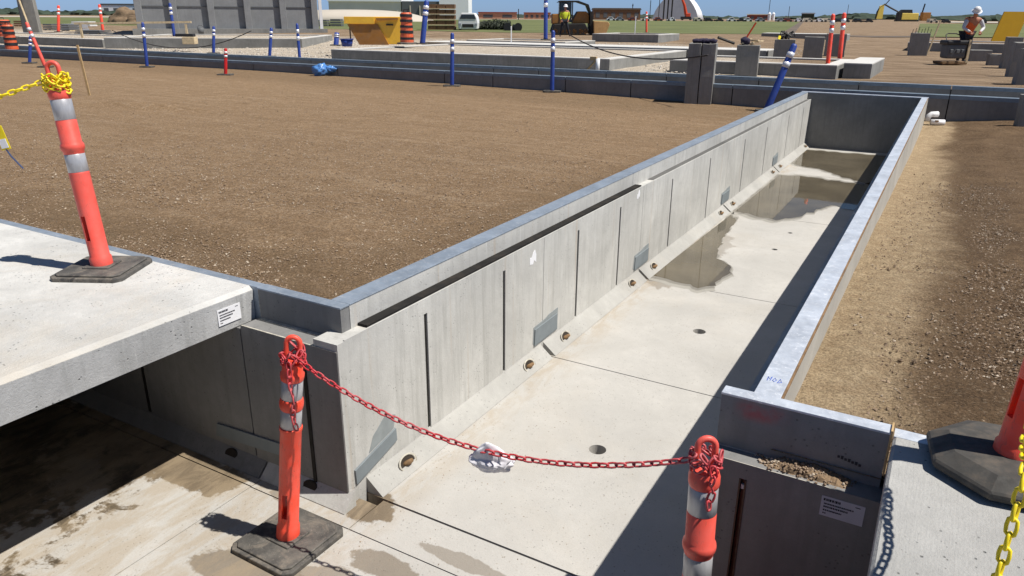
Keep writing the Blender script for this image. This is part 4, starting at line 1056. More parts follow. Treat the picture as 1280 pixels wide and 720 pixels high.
cblock('upright concrete block of the right edge row, middle', 1261, 1281, 97, 57, .9, taper=.12)
cblock('upright concrete block of the right edge row, nearest', 1271, 1294, 106, 65, .9, taper=.12)
cblock('tall concrete block just before the far culvert at the right picture edge', 1274, 1300, 158, 122, .8)
# clamp pile on block, wood scraps
p, k = offgap(978, 78, *G(978, 78)); hz_ = 26*k*1.04
T = thing('clamp_pile', 'tangle of dark clamps and a yellow strap on the squared block', 'clamps', p+Vector((0, .3, hz_)), YAW)
bm = NB()
for i in range(9): 
    a = random.uniform(0, 6.28); tube(bm, [(random.uniform(-.3, .3), random.uniform(-.1, .2), 0), (random.uniform(-.3, .3), .05, .2+.1*random.random()), (random.uniform(-.3, .3), 0, .1)], .03, 6)
obj('clamps', bm, M['darksteel'], T)
bm = NB(); tube(bm, [(-.4, -.1, -.3), (-.33, -.1, .0), (-.28, 0, .1)], .05, 6); obj('strap', bm, M['yellowchain'], T)
p, k = offgap(930, 96, *G(930, 96)); hz_ = 36*k*1.04
T = thing('debris_pile', 'small pile of timber offcuts and a navy cloth on the dark block', 'debris', p+Vector((0, .3, hz_)), YAW)
bm = NB()
for i in range(7): cbox(bm, (random.uniform(-.2, .3), random.uniform(-.1, .2), .03+.02*i), (.4, .06, .035), Matrix.Rotation(random.uniform(0, 3), 3, 'Z'))
obj('offcuts', bm, M['palewood'], T)
bm = NB(); blob(bm, (-.15, 0, .1), (.13, .13, .12), 2, .3, 3, 4); obj('cloth', bm, M['navy'], T, smooth=True)
bm = NB(); tube(bm, [(-.95, -.1, .2), (-.45, 0, .04)], .04, 6); obj('dark_bar', bm, M['darksteel'], T)
p, k = G(930, 52)
T = thing('leaning_board', 'orange board propped at an angle above the debris pile', 'board', p, YAW)
bm = NB(); tube(bm, [(0, 0, 0), (.55, 0, 1.0)], .05, 6); obj('board', bm, M['redsteel'], T)
stake(1158, 70, 30, .06, M['palewood'], 'pale stake leaning beside the rebar block', .22)
stake(793, 52, 24, .05, M['white'], 'thin white stake standing in the crushed rock', .0)
stake(639, 62, 36, .05, M['white'], 'thin pale stake in front of the middle footing', .0)
# pipe stub & timber prop on culvert near footing end
p, k = G(772, 97); p = Vector((-9.15, 20.9, 1.02))
T = thing('pipe_stub', 'white pipe stub standing at the footing corner with a timber prop', 'pipe', p, 0)
bm = NB(); tube(bm, [(0, 0, 0), (0, 0, .42)], .06, 14); obj('stub', bm, M['white'], T, smooth=True)
bm = NB(); tube(bm, [(-.42, 0, .0), (-.08, 0, .36)], .03, 6); obj('prop', bm, M['wood'], T)
bm = NB(); cbox(bm, (-.15, .02, .42), (.2, .08, .1)); obj('wedge', bm, M['wood'], T)
# planks / formwork on left footing
T = thing('timber_rail', 'long pale timber rail on trestles in front of the panel building', 'timber rail', (-38.2, 26, 1.3), YAW)
bm = NB(); cbox(bm, (0, 0, .85), (6.2, .1, .1), Matrix.Rotation(R(-1), 3, 'Y')); obj('rail', bm, M['palewood'], T)
for x in (-2.8, 2.8):
    bm = NB(); cbox(bm, (x, 0, .4), (.1, .1, .8)); obj('leg', bm, M['palewood'], T)
p = Vector((-29.7, 22.9, 1.5))
T = thing('survey_box', 'small weathered box with a dark lid on the left footing end', 'box', p, YAW)
bm = NB(); cbox(bm, (0, -.1, .0), (.55, .4, .3)); obj('case', bm, M['palewood'], T, bevel=.02)
bm = NB(); cbox(bm, (-.2, -.05, .22), (.8, .3, .12)); obj('lid', bm, M['black'], T, bevel=.02)
# sagging cables between posts
def cable(label, pts, sag, r=.02):
    bm = NB(); out = []
    P = []
    for (u, v, zo) in pts:
        z = zo; d = ray(u, v); t = (z-EYE.z)/d.z; P.append(EYE+d*t)
    for a, b in zip(P, P[1:]): out += sagline(a, b, sag, 16)
    tube(bm, out, r, 5); return tag(obj('cable', bm, M['cable'], smooth=True), label, 'cable')
def wcable(label, P, sag, r=.018):
    bm = NB(); out = []
    for a, b in zip(P, P[1:]): out += sagline(Vector(a), Vector(b), sag, 16)
    tube(bm, out, r, 5); return tag(obj('cable', bm, M['cable'], smooth=True), label, 'cable')
wcable('thin cable drooping from the tall blue post to the split block', [(-10.6, 22.0, 2.05), (-4.7, 16.6, 1.83)], .32)
wcable('thin cable drooping between blue posts in front of the light footing', [(-33.0, 21.4, 1.9), (-24.0, 21.3, 2.0)], .7)

# ------------------------------------------------------------------ structures & machines far behind
def at_d(u, v, z):
    d = ray(u, v); t = (z-EYE.z)/d.z; return EYE+d*t, t
def local(name, label, cat, u, v, z=1.3, rz=0., group=None):
    p, k = at_d(u, v, z); return thing(name, label, cat, p, YAW+rz, group), k
# precast panel building: face toward the culvert
B, k = local('panel_building', 'grey precast concrete panel building with ribs, cut by the top of the picture', 'building', 290, 41, 1.35, rz=R(19))
w = 212*k; hgt = 5.2
bm = NB(); box(bm, -w/2, w/2, 0, 9, 0, hgt); obj('wall', bm, M['bldg'], B)
for i in range(6):
    x = -w/2+w*(i)/5; 
    bm = NB(); box(bm, x-.22+(.22 if i == 0 else 0)-(.22 if i == 5 else 0), x+.22+(.22 if i == 0 else 0)-(.22 if i == 5 else 0), -.32, -.003, 0, hgt); obj('rib', bm, M['bldg'], B, bevel=.02)
for i in range(5):
    x0 = -w/2+w*i/5+.26; x1 = -w/2+w*(i+1)/5-.26
    bm = NB(); box(bm, x0, x1, -.05, -.003, 1.72, 1.78); obj('panel_joint', bm, M['darkclad'], B)
bm = NB(); box(bm, -w/2-.3, w/2+.6, -.5, -.0, -.2, .28); obj('plinth', bm, M['foot'], B)
bm = NB(); box(bm, w/2+.1, w/2+.32, -.25, 0, 0, hgt); obj('end_strip', bm, M['white'], B)  # white strip painted for the narrow sunlit end of the building
# timber/concrete pole with prop at far left
B, k = local('utility_pole', 'weathered concrete pole with a leaning prop at the upper left', 'pole', 38, 41, 1.35)
bm = NB(); box(bm, -.48, -.1, 0, .4, 0, 4); obj('dark_face_post', bm, M['darkclad'], B)
bm = NB(); prism(bm, [(-.1, 0), (.62, 0), (.5, 4), (-.1, 4)], 'y', .003, .38); obj('ribbed_post', bm, M['block'], B)
bm = NB(); tube(bm, [(.25, -.3, 0), (-.25, -.1, 2.1)], .06, 6); obj('prop', bm, M['palewood'], B)
# hopper
H, k = local('hopper', 'yellow steel hopper skip with sloping underside on thin legs', 'hopper', 468, 56, 1.40)
w = 68*k; h = 33*k
bm = NB()
prism(bm, [(-w*.5, h*.98), (-w*.5, h*.78), (-w*.42, h*.74), (-w*.27, .02), (w*.28, .02), (w*.5, .02), (w*.5, h), (-w*.1, h)], 'y', 0, 1.9); obj('hopper_body', bm, M['yellow'], H, bevel=.02)
bm = NB(); prism(bm, [(-w*.47, h*.735), (-w*.405, h*.74), (w*.08, h*.74), (w*.27, .0), (-w*.27, 0)], 'y', -.06, -.003); obj('recess_panel', bm, M['cat'], H)
bm = NB(); box(bm, -w*.52, w*.03, -.12, -.062, h*.75, h*1.0); obj('lip', bm, M['yellow'], H, bevel=.01)
bm = NB(); prism(bm, [(w*.06, h*.95), (w*.46, h*.97), (w*.46, h*.90), (w*.08, h*.86)], 'y', -.12, -.004); obj('rail', bm, M['cat'], H)
bm = NB(); cbox(bm, (w*.3, -.03, h*.72), (.3, .04, .06)); obj('maker_plate', bm, M['black'], H)
bm = NB(); tube(bm, [(-w*.44, .1, h*.76), (-w*.44, .1, 0)], .03, 6); obj('leg', bm, M['darksteel'], H)
# white warehouse
B, k = local('warehouse', 'big white flat roofed warehouse behind the yellow hopper', 'warehouse', 500, 24.5, 1.3)
u = lambda a: (a-500)*k; hh = lambda a: (24.5-a)*k
bm = NB(); box(bm, u(412), u(502), 0, 30, 0, hh(3.6)); obj('wall', bm, M['greyclad'], B)
bm = NB(); box(bm, u(411), u(503), -.5, 30, hh(3.5), hh(-1.5)); obj('roof', bm, M['whitemem'], B)
bm = NB(); box(bm, u(503.2), u(556), -.4, 26, 0, hh(3)); obj('dark_wall', bm, M['darkclad'], B)
bm = NB(); box(bm, u(550), u(586), -1.2, 20, hh(16.5)*0, hh(-3)); obj('white_block', bm, M['whitemem'], B)
for a in (513, 525, 537):
    bm = NB(); box(bm, u(a), u(a+1), -.8, -.42, 0, hh(8)); obj('door_frame', bm, M['cream'], B)
bm = NB(); box(bm, u(535), u(538), -1.4, -1.21, hh(15), hh(11)); 
obj('window', bm, M['glass'], B)
# soil/grey bank between
B, k = local('stockpile', 'low tan stockpile behind the hopper', 'stockpile', 445, 27, 1.3)
bm = NB(); blob(bm, (-10*k, 0, 0), (110*k, 6, 14*k), 4, .05, 1.2, 3); obj('heap', bm, M['farroad'], B, smooth=True)
# rack of brown crates
B, k = local('crate_stack', 'tall stack of brown crates with pale battens beside the white van', 'crate stack', 552, 38, 1.35)
for r_ in range(5):
    for c_ in range(3):
        ww = 11.3*k; z0 = r_*6.3*k; x0 = (-17+c_*11.5)*k
        if r_ > 3 and c_ == 2: pass
        bm = NB(); box(bm, x0, x0+ww*.95, 0, 1.6, z0+.06, z0+5.4*k); obj('crate', bm, M['brown'], B)
    bm = NB(); box(bm, -17.5*k, 17.5*k, -.06, -.003, r_*6.3*k-.02, r_*6.3*k+.055); obj('batten', bm, M['palewood'], B)
# white van
def vehicle(name, label, u, v, w_px, z=1.35, mat=None, kindv='car', group=None, rz=0., hscale=1.):
    T, k = local(name, label, name.replace('_', ' '), u, v, z, rz, group)
    L = w_px*k; h = L*.36*hscale
    m = mat or M['white']
    bm = NB()
    if kindv == 'van': poly = [(-.5, .12), (-.5, .8), (-.44, 1.0), (.15, 1.0), (.34, .6), (.5, .5), (.5, .12)]
    elif kindv == 'truck': poly = [(-.5, .15), (-.5, .5), (-.05, .5), (-.02, 1.0), (.22, 1.0), (.32, .55), (.5, .48), (.5, .15)]
    else: poly = [(-.5, .15), (-.48, .55), (-.34, .6), (-.24, 1.0), (.12, 1.0), (.27, .6), (.47, .5), (.5, .15)]
    prism(bm, [(x*L, z_*h) for x, z_ in poly], 'y', 0, 1.8); obj('body', bm, m, T, bevel=.05)
    bm = NB()
    a = {'van': (-.1, .24), 'truck': (.01, .25), 'car': (-.26, .2)}[kindv]
    prism(bm, [(a[0]*L, h*.62), (a[1]*L, h*.62), ((a[1]-.07)*L, h*.93), ((a[0]+.05)*L, h*.93)], 'y', -.012, -.003); obj('window', bm, M['glass'], T)
    for x in (-.3, .3):
        bm = NB(); lathe(bm, [(0, -.06), (.34, -.06), (.36, .0), (.36, .1), (0, .1)], 12, M=Matrix.Translation((x*L, -.03, .34)) @ Matrix.Rotation(R(90), 4, 'X')); obj('wheel', bm, M['black'], T)
    return T
# front view van
B, k = local('van', 'white van seen from the front beside the brown crate stack', 'van', 585, 38.5, 1.35)
bm = NB(); prism(bm, [(-12*k, 2*k), (-12.5*k, 9*k), (-11*k, 16*k), (-8*k, 21*k), (8*k, 21*k), (11*k, 16*k), (12.5*k, 9*k), (12*k, 2*k)], 'y', 0, 4); obj('body', bm, M['white'], B, bevel=.06)
bm = NB(); prism(bm, [(-10*k, 14*k), (-8*k, 19*k), (8*k, 19*k), (10*k, 14*k)], 'y', -.03, -.003); obj('windscreen', bm, M['glass'], B)
bm = NB(); box(bm, -7*k, 7*k, -.04, -.003, 4*k, 8*k); obj('grille', bm, M['darksteel'], B)
for x in (-10, 10):
    bm = NB(); cbox(bm, (x*k, -.02, 7.5*k), (3*k, .05, 2.5*k)); obj('headlight', bm, M['greymem'], B)
    bm = NB(); cbox(bm, (x*k, .4, 1.8*k), (2.6*k, .7, 4*k)); obj('wheel', bm, M['black'], B)
# dark bushes
B, k = local('bush_row', 'row of low dark bushes right of the white van', 'bushes', 620, 38, 1.35)
bm = NB()
for i in range(900):
    x = random.uniform(-24, 18)*k; z = random.random()**.7*13*k*(1-.25*abs(x/(24*k))); y = random.uniform(0, 2)
    s = .13; v = [bm.verts.new((x+random.uniform(-s, s), y+random.uniform(-s, s), z+random.uniform(-s, s))) for _ in range(3)]; bm.faces.new(v)
for i in range(9): blob(bm, ((-21+i*4.6)*k, 1.2, 4.5*k), (3.2*k, .9, 6*k), 2, .3, 3, i)
obj('foliage', bm, M['greenbush'], B)
T = vehicle('utility_cart', 'small dark utility cart at the right end of the bush row', 641, 39, 22, 1.35, M['darksteel'], 'truck')

# bulldozer
D, k = local('bulldozer', 'brown and black tracked bulldozer with a tan blade on the far gravel', 'bulldozer', 727, 44, 1.38)
X = lambda a: (a-727)*k; Z = lambda a: (44-a)*k
bm = NB(); prism(bm, [(X(689), Z(40)), (X(692), Z(43.5)), (X(730), Z(44)), (X(737), Z(40)), (X(731), Z(30)), (X(692), Z(31))], 'y', 0, .55); tr = obj('track', bm, M['darksteel'], D, bevel=.05)
bm = NB(); prism(bm, [(X(689), Z(40)), (X(692), Z(43.5)), (X(730), Z(44)), (X(737), Z(40)), (X(731), Z(30)), (X(692), Z(31))], 'y', 1.9, 2.45); obj('track', bm, M['darksteel'], D, bevel=.05)
for a in (694, 702, 710, 718, 726, 732):
    bm = NB(); lathe(bm, [(0, -.05), (.16, -.05), (.16, .0), (0, .0)], 12, M=Matrix.Translation((X(a), 0, Z(39.5))) @ Matrix.Rotation(R(90), 4, 'X')); obj('track_wheel', bm, M['cat'], tr)
bm = NB(); prism(bm, [(X(716), Z(30)), (X(737), Z(30)), (X(736), Z(20)), (X(733), Z(16)), (X(722), Z(16)), (X(716), Z(26))], 'y', .5, 2.0); obj('hood', bm, M['cat'], D, bevel=.04)
bm = NB(); box(bm, X(690), X(704), .4, 2.0, Z(31), Z(19)); obj('rear_body', bm, M['cat'], D, bevel=.06)
bm = NB(); box(bm, X(699), X(714), .45, 2.0, Z(29), Z(5.8)); obj('cab', bm, M['glass'], D)
bm = NB(); prism(bm, [(X(696.5), Z(6)), (X(699), Z(3.6)), (X(722), Z(3.6)), (X(735), Z(8)), (X(738), Z(16)), (X(736.6), Z(16)), (X(733.4), Z(9)), (X(721), Z(5.2)), (X(699), Z(5.4))], 'y', .3, 2.1); obj('roof_frame', bm, M['darksteel'], D)
for a in (698.5, 706.5, 714.5):
    bm = NB(); box(bm, X(a), X(a+1.3), .38, .46, Z(30), Z(5.4)); obj('cab_pillar', bm, M['darksteel'], D)
bm = NB(); prism(bm, [(X(737), Z(16)), (X(740), Z(16)), (X(742), Z(43)), (X(738), Z(43))], 'y', .2, 2.2); obj('push_frame', bm, M['darksteel'], D)
bm = NB(); prism(bm, [(X(741), Z(27)), (X(759), Z(28)), (X(761), Z(31)), (X(757), Z(42)), (X(742), Z(43))], 'y', -.3, 2.6); obj('blade', bm, M['tan'], D, bevel=.03)
# people
def human(name, label, u, v, hgt_px, z, pose, mats, rz=0., cat='person'):
    T, k = local(name, label, cat, u, v, z, rz); S = hgt_px*k/1.78
    jt = {n: Vector(p) for n, p in pose.items()}
    edges = [('pel', 'sp', .13, .12), ('sp', 'ch', .12, .15), ('ch', 'nk', .15, .06), ('nk', 'hd0', .055, .075), ('hd0', 'hd1', .085, .06),
             ('ch', 'shl', .15, .065), ('shl', 'ell', .06, .045), ('ell', 'wrl', .045, .03), ('wrl', 'hal', .03, .035),
             ('ch', 'shr', .15, .065), ('shr', 'elr', .06, .045), ('elr', 'wrr', .045, .03), ('wrr', 'har', .03, .035),
             ('pel', 'hil', .13, .095), ('hil', 'knl', .09, .062), ('knl', 'anl', .06, .042), ('anl', 'tol', .045, .035),
             ('pel', 'hir', .13, .095), ('hir', 'knr', .09, .062), ('knr', 'anr', .06, .042), ('anr', 'tor', .045, .035)]
    rad = {}
    for a, b, ra, rb in edges: rad.setdefault(a, ra); rad[b] = rb if b not in ('ch',) else .15
    names = list(jt); idx = {n: i for i, n in enumerate(names)}
    def grown(subset, f, nm, mat, parent):
        used = sorted({n for a, b in subset for n in (a, b)}, key=lambda n: idx[n])
        ii = {n: i for i, n in enumerate(used)}
        me = bpy.data.meshes.new(nm); me.from_pydata([jt[n] for n in used], [(ii[a], ii[b]) for a, b in subset], []); me.update()
        o = bpy.data.objects.new(nm, me); C.objects.link(o)
        sk = o.modifiers.new('skin', 'SKIN'); sk.use_smooth_shade = True
        for i, n in enumerate(used):
            r = rad[n]*f; me.skin_vertices[0].data[i].radius = (r, r)
        me.skin_vertices[0].data[0].use_root = True
        ss = o.modifiers.new('s', 'SUBSURF'); ss.levels = ss.render_levels = 2
        bpy.context.view_layer.update()
        m2 = bpy.data.meshes.new_from_object(o.evaluated_get(bpy.context.evaluated_depsgraph_get()))
        o.modifiers.clear(); o.data = m2; bpy.data.meshes.remove(me); m2.materials.clear(); m2.materials.append(mat)
        o.parent = parent; return o
    body = grown([(a, b) for a, b, _, _ in edges], 1., 'body', M['skin'], T)
    # fingers and a simple face on the same body mesh is below a pixel here; hands keep palm plus finger stubs
    legs = [('pel', 'hil'), ('hil', 'knl'), ('knl', 'anl'), ('pel', 'hir'), ('hir', 'knr'), ('knr', 'anr')]
    tr = grown(legs, 1.22, 'trousers', mats[0], T)
    grown([('shl', 'ell'), ('ell', 'wrl')], 1.2, 'sleeve', mats[1], T); grown([('shr', 'elr'), ('elr', 'wrr')], 1.2, 'sleeve', mats[1], T)
    grown([('pel', 'sp'), ('sp', 'ch'), ('ch', 'shl'), ('ch', 'shr')], 1.28, 'safety_vest', mats[2], T)
    grown([('anl', 'tol')], 1.35, 'boot', M['black'], T); grown([('anr', 'tor')], 1.35, 'boot', M['black'], T)
    hd = jt['hd1']; up = (jt['hd1']-jt['nk']).normalized(); q = Vector((0, 0, 1)).rotation_difference(up).to_matrix().to_4x4()
    bm = NB(); lathe(bm, [(.15, .0), (.115, .012), (.112, .06), (.08, .12), (.03, .145), (0, .148)], 18, M=Matrix.Translation(hd-up*.03) @ q); obj('hard_hat', bm, M['white'], T, smooth=True)
    bm = NB()
    for n in ('hal', 'har'):
        for a in range(4):
            o = jt[n]; tube(bm, [o+Vector((-.03+.02*a, 0, 0)), o+Vector((-.032+.021*a, -.02, -.045)), o+Vector((-.03+.02*a, -.01, -.075+.006*abs(a-1.5)))], [.011, .010, .007], 6)
        tube(bm, [jt[n]+Vector((.035, 0, .01)), jt[n]+Vector((.055, -.02, -.02)), jt[n]+Vector((.05, -.03, -.045))], [.012, .011, .008], 6)
    obj('hands', bm, M['skin'], T, smooth=True)
    bm = NB(); fc = jt['hd0']; 
    T.scale = (S, S, S); return T
walk = dict(pel=(0, 0, .95), sp=(.01, 0, 1.12), ch=(.02, 0, 1.35), nk=(.03, 0, 1.5), hd0=(.04, -.01, 1.6), hd1=(.05, -.01, 1.72),
            shl=(-.19, .02, 1.42), ell=(-.26, .03, 1.15), wrl=(-.2, -.12, .95), hal=(-.17, -.16, .9), shr=(.22, .0, 1.42), elr=(.28, .03, 1.15), wrr=(.22, -.1, .95), har=(.2, -.15, .9),
            hil=(-.1, 0, .9), knl=(-.16, -.05, .5), anl=(-.24, .03, .09), tol=(-.22, -.14, .05), hir=(.1, 0, .9), knr=(.2, -.02, .5), anr=(.32, .1, .12), tor=(.36, -.06, .05))
human('person', 'worker in yellow vest and white hard hat walking in front of the bulldozer', 705, 46, 37, 1.38, walk, (M['darkcloth'], M['hivis'], M['hivis']))
lean = dict(pel=(.12, .25, .92), sp=(.08, .1, 1.1), ch=(.03, -.1, 1.3), nk=(.0, -.2, 1.42), hd0=(-.03, -.27, 1.5), hd1=(-.04, -.32, 1.62),
            shl=(-.17, -.12, 1.35), ell=(-.3, -.2, 1.1), wrl=(-.16, -.4, .98), hal=(-.14, -.45, .96), shr=(.24, -.1, 1.36), elr=(.38, -.15, 1.1), wrr=(.16, -.36, .98), har=(.12, -.43, .96),
            hil=(.02, .25, .88), knl=(.0, .16, .48), anl=(.0, .3, .09), tol=(-.02, .12, .05), hir=(.22, .25, .88), knr=(.25, .2, .48), anr=(.24, .4, .1), tor=(.22, .2, .05))
human('person', 'worker in orange vest and white hard hat leaning over the plate compactor at upper right', 1202, 80, 69, 1.04, lean, (M['darkcloth'], M['shirt'], M['hivisor']))
# plate compactor
T, k = local('plate_compactor', 'dark plate compactor pushed by the worker in the orange vest', 'plate compactor', 1188, 80, 1.04)
bm = NB(); prism(bm, [(-.46, .0), (.42, .0), (.46, .1), (-.5, .1)], 'y', -.3, .35); obj('base_plate', bm, M['rust'], T, bevel=.02)
bm = NB(); cbox(bm, (0, 0, .45), (.70, .5, .5)); obj('engine', bm, M['darkclad'], T, bevel=.08)
bm = NB(); cbox(bm, (0, 0, .75), (.82, .56, .16)); obj('top_cover', bm, M['black'], T, bevel=.05)
for x in (-.2, .02, .2):
    bm = NB(); cbox(bm, (x, -.27, .45), (.12, .06, .14)); obj('engine_cover', bm, M['darkclad'], T, bevel=.02)
bm = NB(); tube(bm, [(-.25, .1, .8), (-.2, .3, 1.0), (-.1, .38, 1.05), (.2, .38, 1.05), (.3, .3, 1.0), (.3, .1, .8)], .02, 6); obj('handle', bm, M['darksteel'], T)
bm = NB(); box(bm, .36, .44, -.3, -.26, .05, .85); obj('side_bar', bm, M['palewood'], T)
# yellow sheet
T, k = local('formwork_panel', 'plain ochre yellow formwork panel standing upright at the right edge', 'panel', 1256, 54, 1.06)
bm = NB(); prism(bm, [(-18*k, 0), (13*k, 0), (21*k, 37*k), (-9*k, 37*k)], 'y', 0, .08); obj('face', bm, M['yellow2'], T)
bm = NB(); 
for z in (10, 24): box(bm, -12*k, 14*k, .083, .2, z*k, (z+1.5)*k)
obj('stiffener', bm, M['cat'], T)
# excavator far right
E_, k = local('excavator', 'yellow excavator with raised bent boom on the far road', 'excavator', 1128, 27.5, 1.15)
X = lambda a: (a-1128)*k; Z = lambda a: (28.5-a)*k
bm = NB(); box(bm, X(1126), X(1147), 0, 2.6, Z(26), Z(18)); obj('tank_body', bm, M['paleyellow'], E_, bevel=.2)
bm = NB(); prism(bm, [(X(1122), Z(26)), (X(1122), Z(18)), (X(1127), Z(14)), (X(1138), Z(14)), (X(1139), Z(18.2)), (X(1126), Z(18.2)), (X(1126), Z(26))], 'y', .1, 2.5); obj('cab', bm, M['darksteel'], E_)
bm = NB(); box(bm, X(1121), X(1148), -.1, 2.7, 0, Z(26.1)); obj('track', bm, M['darksteel'], E_)
bm = NB(); box(bm, X(1152), X(1162), 0, 2.4, Z(27), Z(17)); obj('counterweight', bm, M['cat'], E_, bevel=.1)
bm = NB(); tube(bm, [(X(1123), 1.2, Z(17)), (X(1112), 1.2, Z(12)), (X(1104), 1.2, Z(8)), (X(1099), 1.2, Z(11)), (X(1096), 1.2, Z(17)), (X(1095), 1.2, Z(25))], [.3, .34, .36, .34, .3, .2], 6); obj('boom', bm, M['darksteel'], E_)
bm = NB(); prism(bm, [(X(1098), Z(10)), (X(1103.5), Z(8)), (X(1103.5), Z(25)), (X(1096), Z(25))], 'y', .9, 1.5); obj('stick', bm, M['paleyellow'], E_)
bm = NB(); tube(bm, [(X(1105), 1.2, Z(8)), (X(1112), 1.2, Z(-1))], .18, 6); tube(bm, [(X(1152.5), 1.2, Z(17)), (X(1154), 1.2, Z(7))], .28, 6); obj('hydraulic_arm', bm, M['darksteel'], E_)
# orange loader in front of the dome
E_, k = local('boom_lift', 'orange boom lift in front of the domed tent', 'boom lift', 856, 25.5, 1.3)
X = lambda a: (a-856)*k; Z = lambda a: (26-a)*k
bm = NB(); tube(bm, [(X(857), 0, Z(19)), (X(854), 0, Z(8)), (X(850), 0, Z(0))], [.75, .6, .45], 6); obj('boom', bm, M['redsteel'], E_)
bm = NB(); cbox(bm, (X(859), 0, Z(20)), (6*k, 2, 5*k)); obj('turret', bm, M['redsteel'], E_, bevel=.2)
bm = NB(); cbox(bm, (X(857), 0, Z(23)), (12*k, 2.2, 3*k)); obj('chassis', bm, M['darksteel'], E_)
for a in (852, 862):
    bm = NB(); lathe(bm, [(0, -.3), (1.5*k, -.3), (1.5*k, .3), (0, .3)], 12, M=Matrix.Translation((X(a), -1.2, Z(24.4))) @ Matrix.Rotation(R(90), 4, 'X')); obj('wheel', bm, M['black'], E_)
# dome tent
B, k = local('dome_tent', 'large arched fabric tent, grey front and white side, on the horizon', 'tent', 850, 24.2, 1.3)
prof = [(-33, 0), (-32, 9), (-27, 17), (-17, 23), (-4, 27), (8, 23), (18, 17), (23, 9), (24, 0)]
w = 37; half = [(-32+58*i/16, 31*math.sin(math.pi*i/16)**.7) for i in range(17)]
bm = NB(); prism(bm, [((x-3)*k, z*k) for x, z in half], 'y', 0, .5); fr = obj('front', bm, M['greymem'], B)
bm = NB(); A_ = [bm.verts.new(((x-3)*k, .55, z*k)) for x, z in half]; Bv = [bm.verts.new(((x-3+27)*k, 40, z*k*.98)) for x, z in half]
for i in range(16): bm.faces.new((A_[i], A_[i+1], Bv[i+1], Bv[i]))
sh = obj('membrane', bm, M['whitemem'], B, smooth=True); mo = sh.modifiers.new('t', 'SOLIDIFY'); mo.thickness = .3
B.location += Vector((0, 0, 0))
# low far buildings
def far_building(label, u0, u1, v, vt, mat, roof=None, name='industrial_shed', grp='low buildings along the horizon', windows=0):
    B, k = local(name, label, 'shed', (u0+u1)/2, v, 1.3, 0, grp)
    w = (u1-u0)*k; h = (v-vt)*k
    bm = NB(); box(bm, -w/2, w/2, 0, w*.4, 0, h*.86); obj('wall', bm, mat, B)
    bm = NB(); prism(bm, [(-w/2-.4, h*.86), (w/2+.4, h*.86), (w/2, h), (-w/2, h)], 'y', -.3, w*.4); obj('roof', bm, roof or mat, B)
    for i in range(windows):
        x = -w/2+w*(i+.5)/windows; bm = NB(); box(bm, x-w/windows*.25, x+w/windows*.25, -.05, -.003, h*.2, h*.62); obj('door_panel', bm, M['darkclad'], B)
    return B
for a in (('white shed with wide roof behind the far left grass', 75, 98, 15.5, 11, M['cream'], M['whitemem'], 0), ('long cream shed right of the orange post at far left', 99, 115, 16, 12, M['cream'], None, 0),
          ('small white hut at the far left horizon', 19, 24, 14.5, 8, M['whitemem'], None, 0), ('pale box building left of the dirt mound', 57, 63, 15, 9.5, M['cream'], None, 0),
          ('white and grey plant building behind the dirt mound', 128, 176, 19, 5.5, M['whitemem'], M['darkclad'], 4),
          ('peach building right of the white van', 598, 646, 23.6, 15.5, M['peach'], M['redbrown'], 2), ('row of red brown containers left of the tall blue post', 655, 688, 23.8, 16, M['peach'], M['redbrown'], 5),
          ('tan barrack building behind the bulldozer', 742, 800, 25, 11, M['brown'], M['berm'], 6), ('low red brown hall right of the domed tent', 936, 960, 25.5, 18, M['redbrown'], M['cream'], 3),
          ('green grey storage tank house on the right horizon', 1003, 1017, 26, 16.5, M['greenbush'], M['greymem'], 0)):
    far_building(a[0], a[1], a[2], a[3], a[4], a[5], a[6], windows=a[7])
# silos
for u0 in (961, 966):
    B, k = local('silo', 'slim white silo of a pair on the right horizon', 'silo', u0, 25.6, 1.3, 0, 'pair of slim white silos')
    bm = NB(); lathe(bm, [(0, 0), (2*k, 0), (2*k, 8*k), (0, 10*k)], 12); obj('tank', bm, M['whitemem'], B)
# dirt mound left and red car
B, k = local('dirt_mound', 'brown dug dirt mound at the upper left beside the panel building', 'dirt mound', 150, 31, 1.35)
bm = NB(); blob(bm, (0, 2, 0), (24*k, 12*k, 19*k), 4, .18, 2.2, 6); blob(bm, (20*k, 1, -1*k), (22*k, 8*k, 12*k), 4, .2, 2.4, 16); obj('heap', bm, M['mound'], B, smooth=True)
vehicle('red_car', 'red car parked beside the panel building at upper left', 172, 20, 12, 1.3, M['red'], 'car')
# cluttered materials at left (pallets of blocks and sheets)
for i, (u0, v0, w_, h_, m, lab) in enumerate(((90, 38, 22, 8, M['greymem'], 'stack of grey sheets on the ground at upper left'), (102, 33, 24, 6, M['white'], 'white wrapped sheets behind the grey stack'), (62, 38, 12, 8, M['darkclad'], 'dark pallet left of the orange post'), (84, 39, 10, 8, M['darkclad'], 'dark pallet right of the orange post'), (112, 43, 34, 5, M['darkclad'], 'long dark formwork stack in front of the dirt mound'), (25, 33, 12, 7, M['brown'], 'brown pallet behind the drums'), (338, 33, 14, 8, M['darkclad'], 'dark pallet right of the panel building'), (404, 33, 16, 9, M['darkclad'], 'stack of dark pallets left of the hopper'), (420, 33, 14, 9, M['darkclad'], 'second stack of dark pallets left of the hopper'))):
    if u0 == 338: u0 = 403
    if u0 in (404,): continue
    B, k = local('material_stack', lab, 'material stack', u0, v0, 1.38)
    for q in range(3):
        bm = NB(); cbox(bm, (0, .5, h_*k*(q+.5)/3), (w_*k*(1-.06*q), 1.4, h_*k/3*.72)); obj('layer', bm, m, B)
    bm = NB()
    for x in (-.4, 0, .4): cbox(bm, (x*w_*k, .5, h_*k*.02+.03), (.12, 1.4, .06))
    obj('bearer', bm, M['palewood'], B)
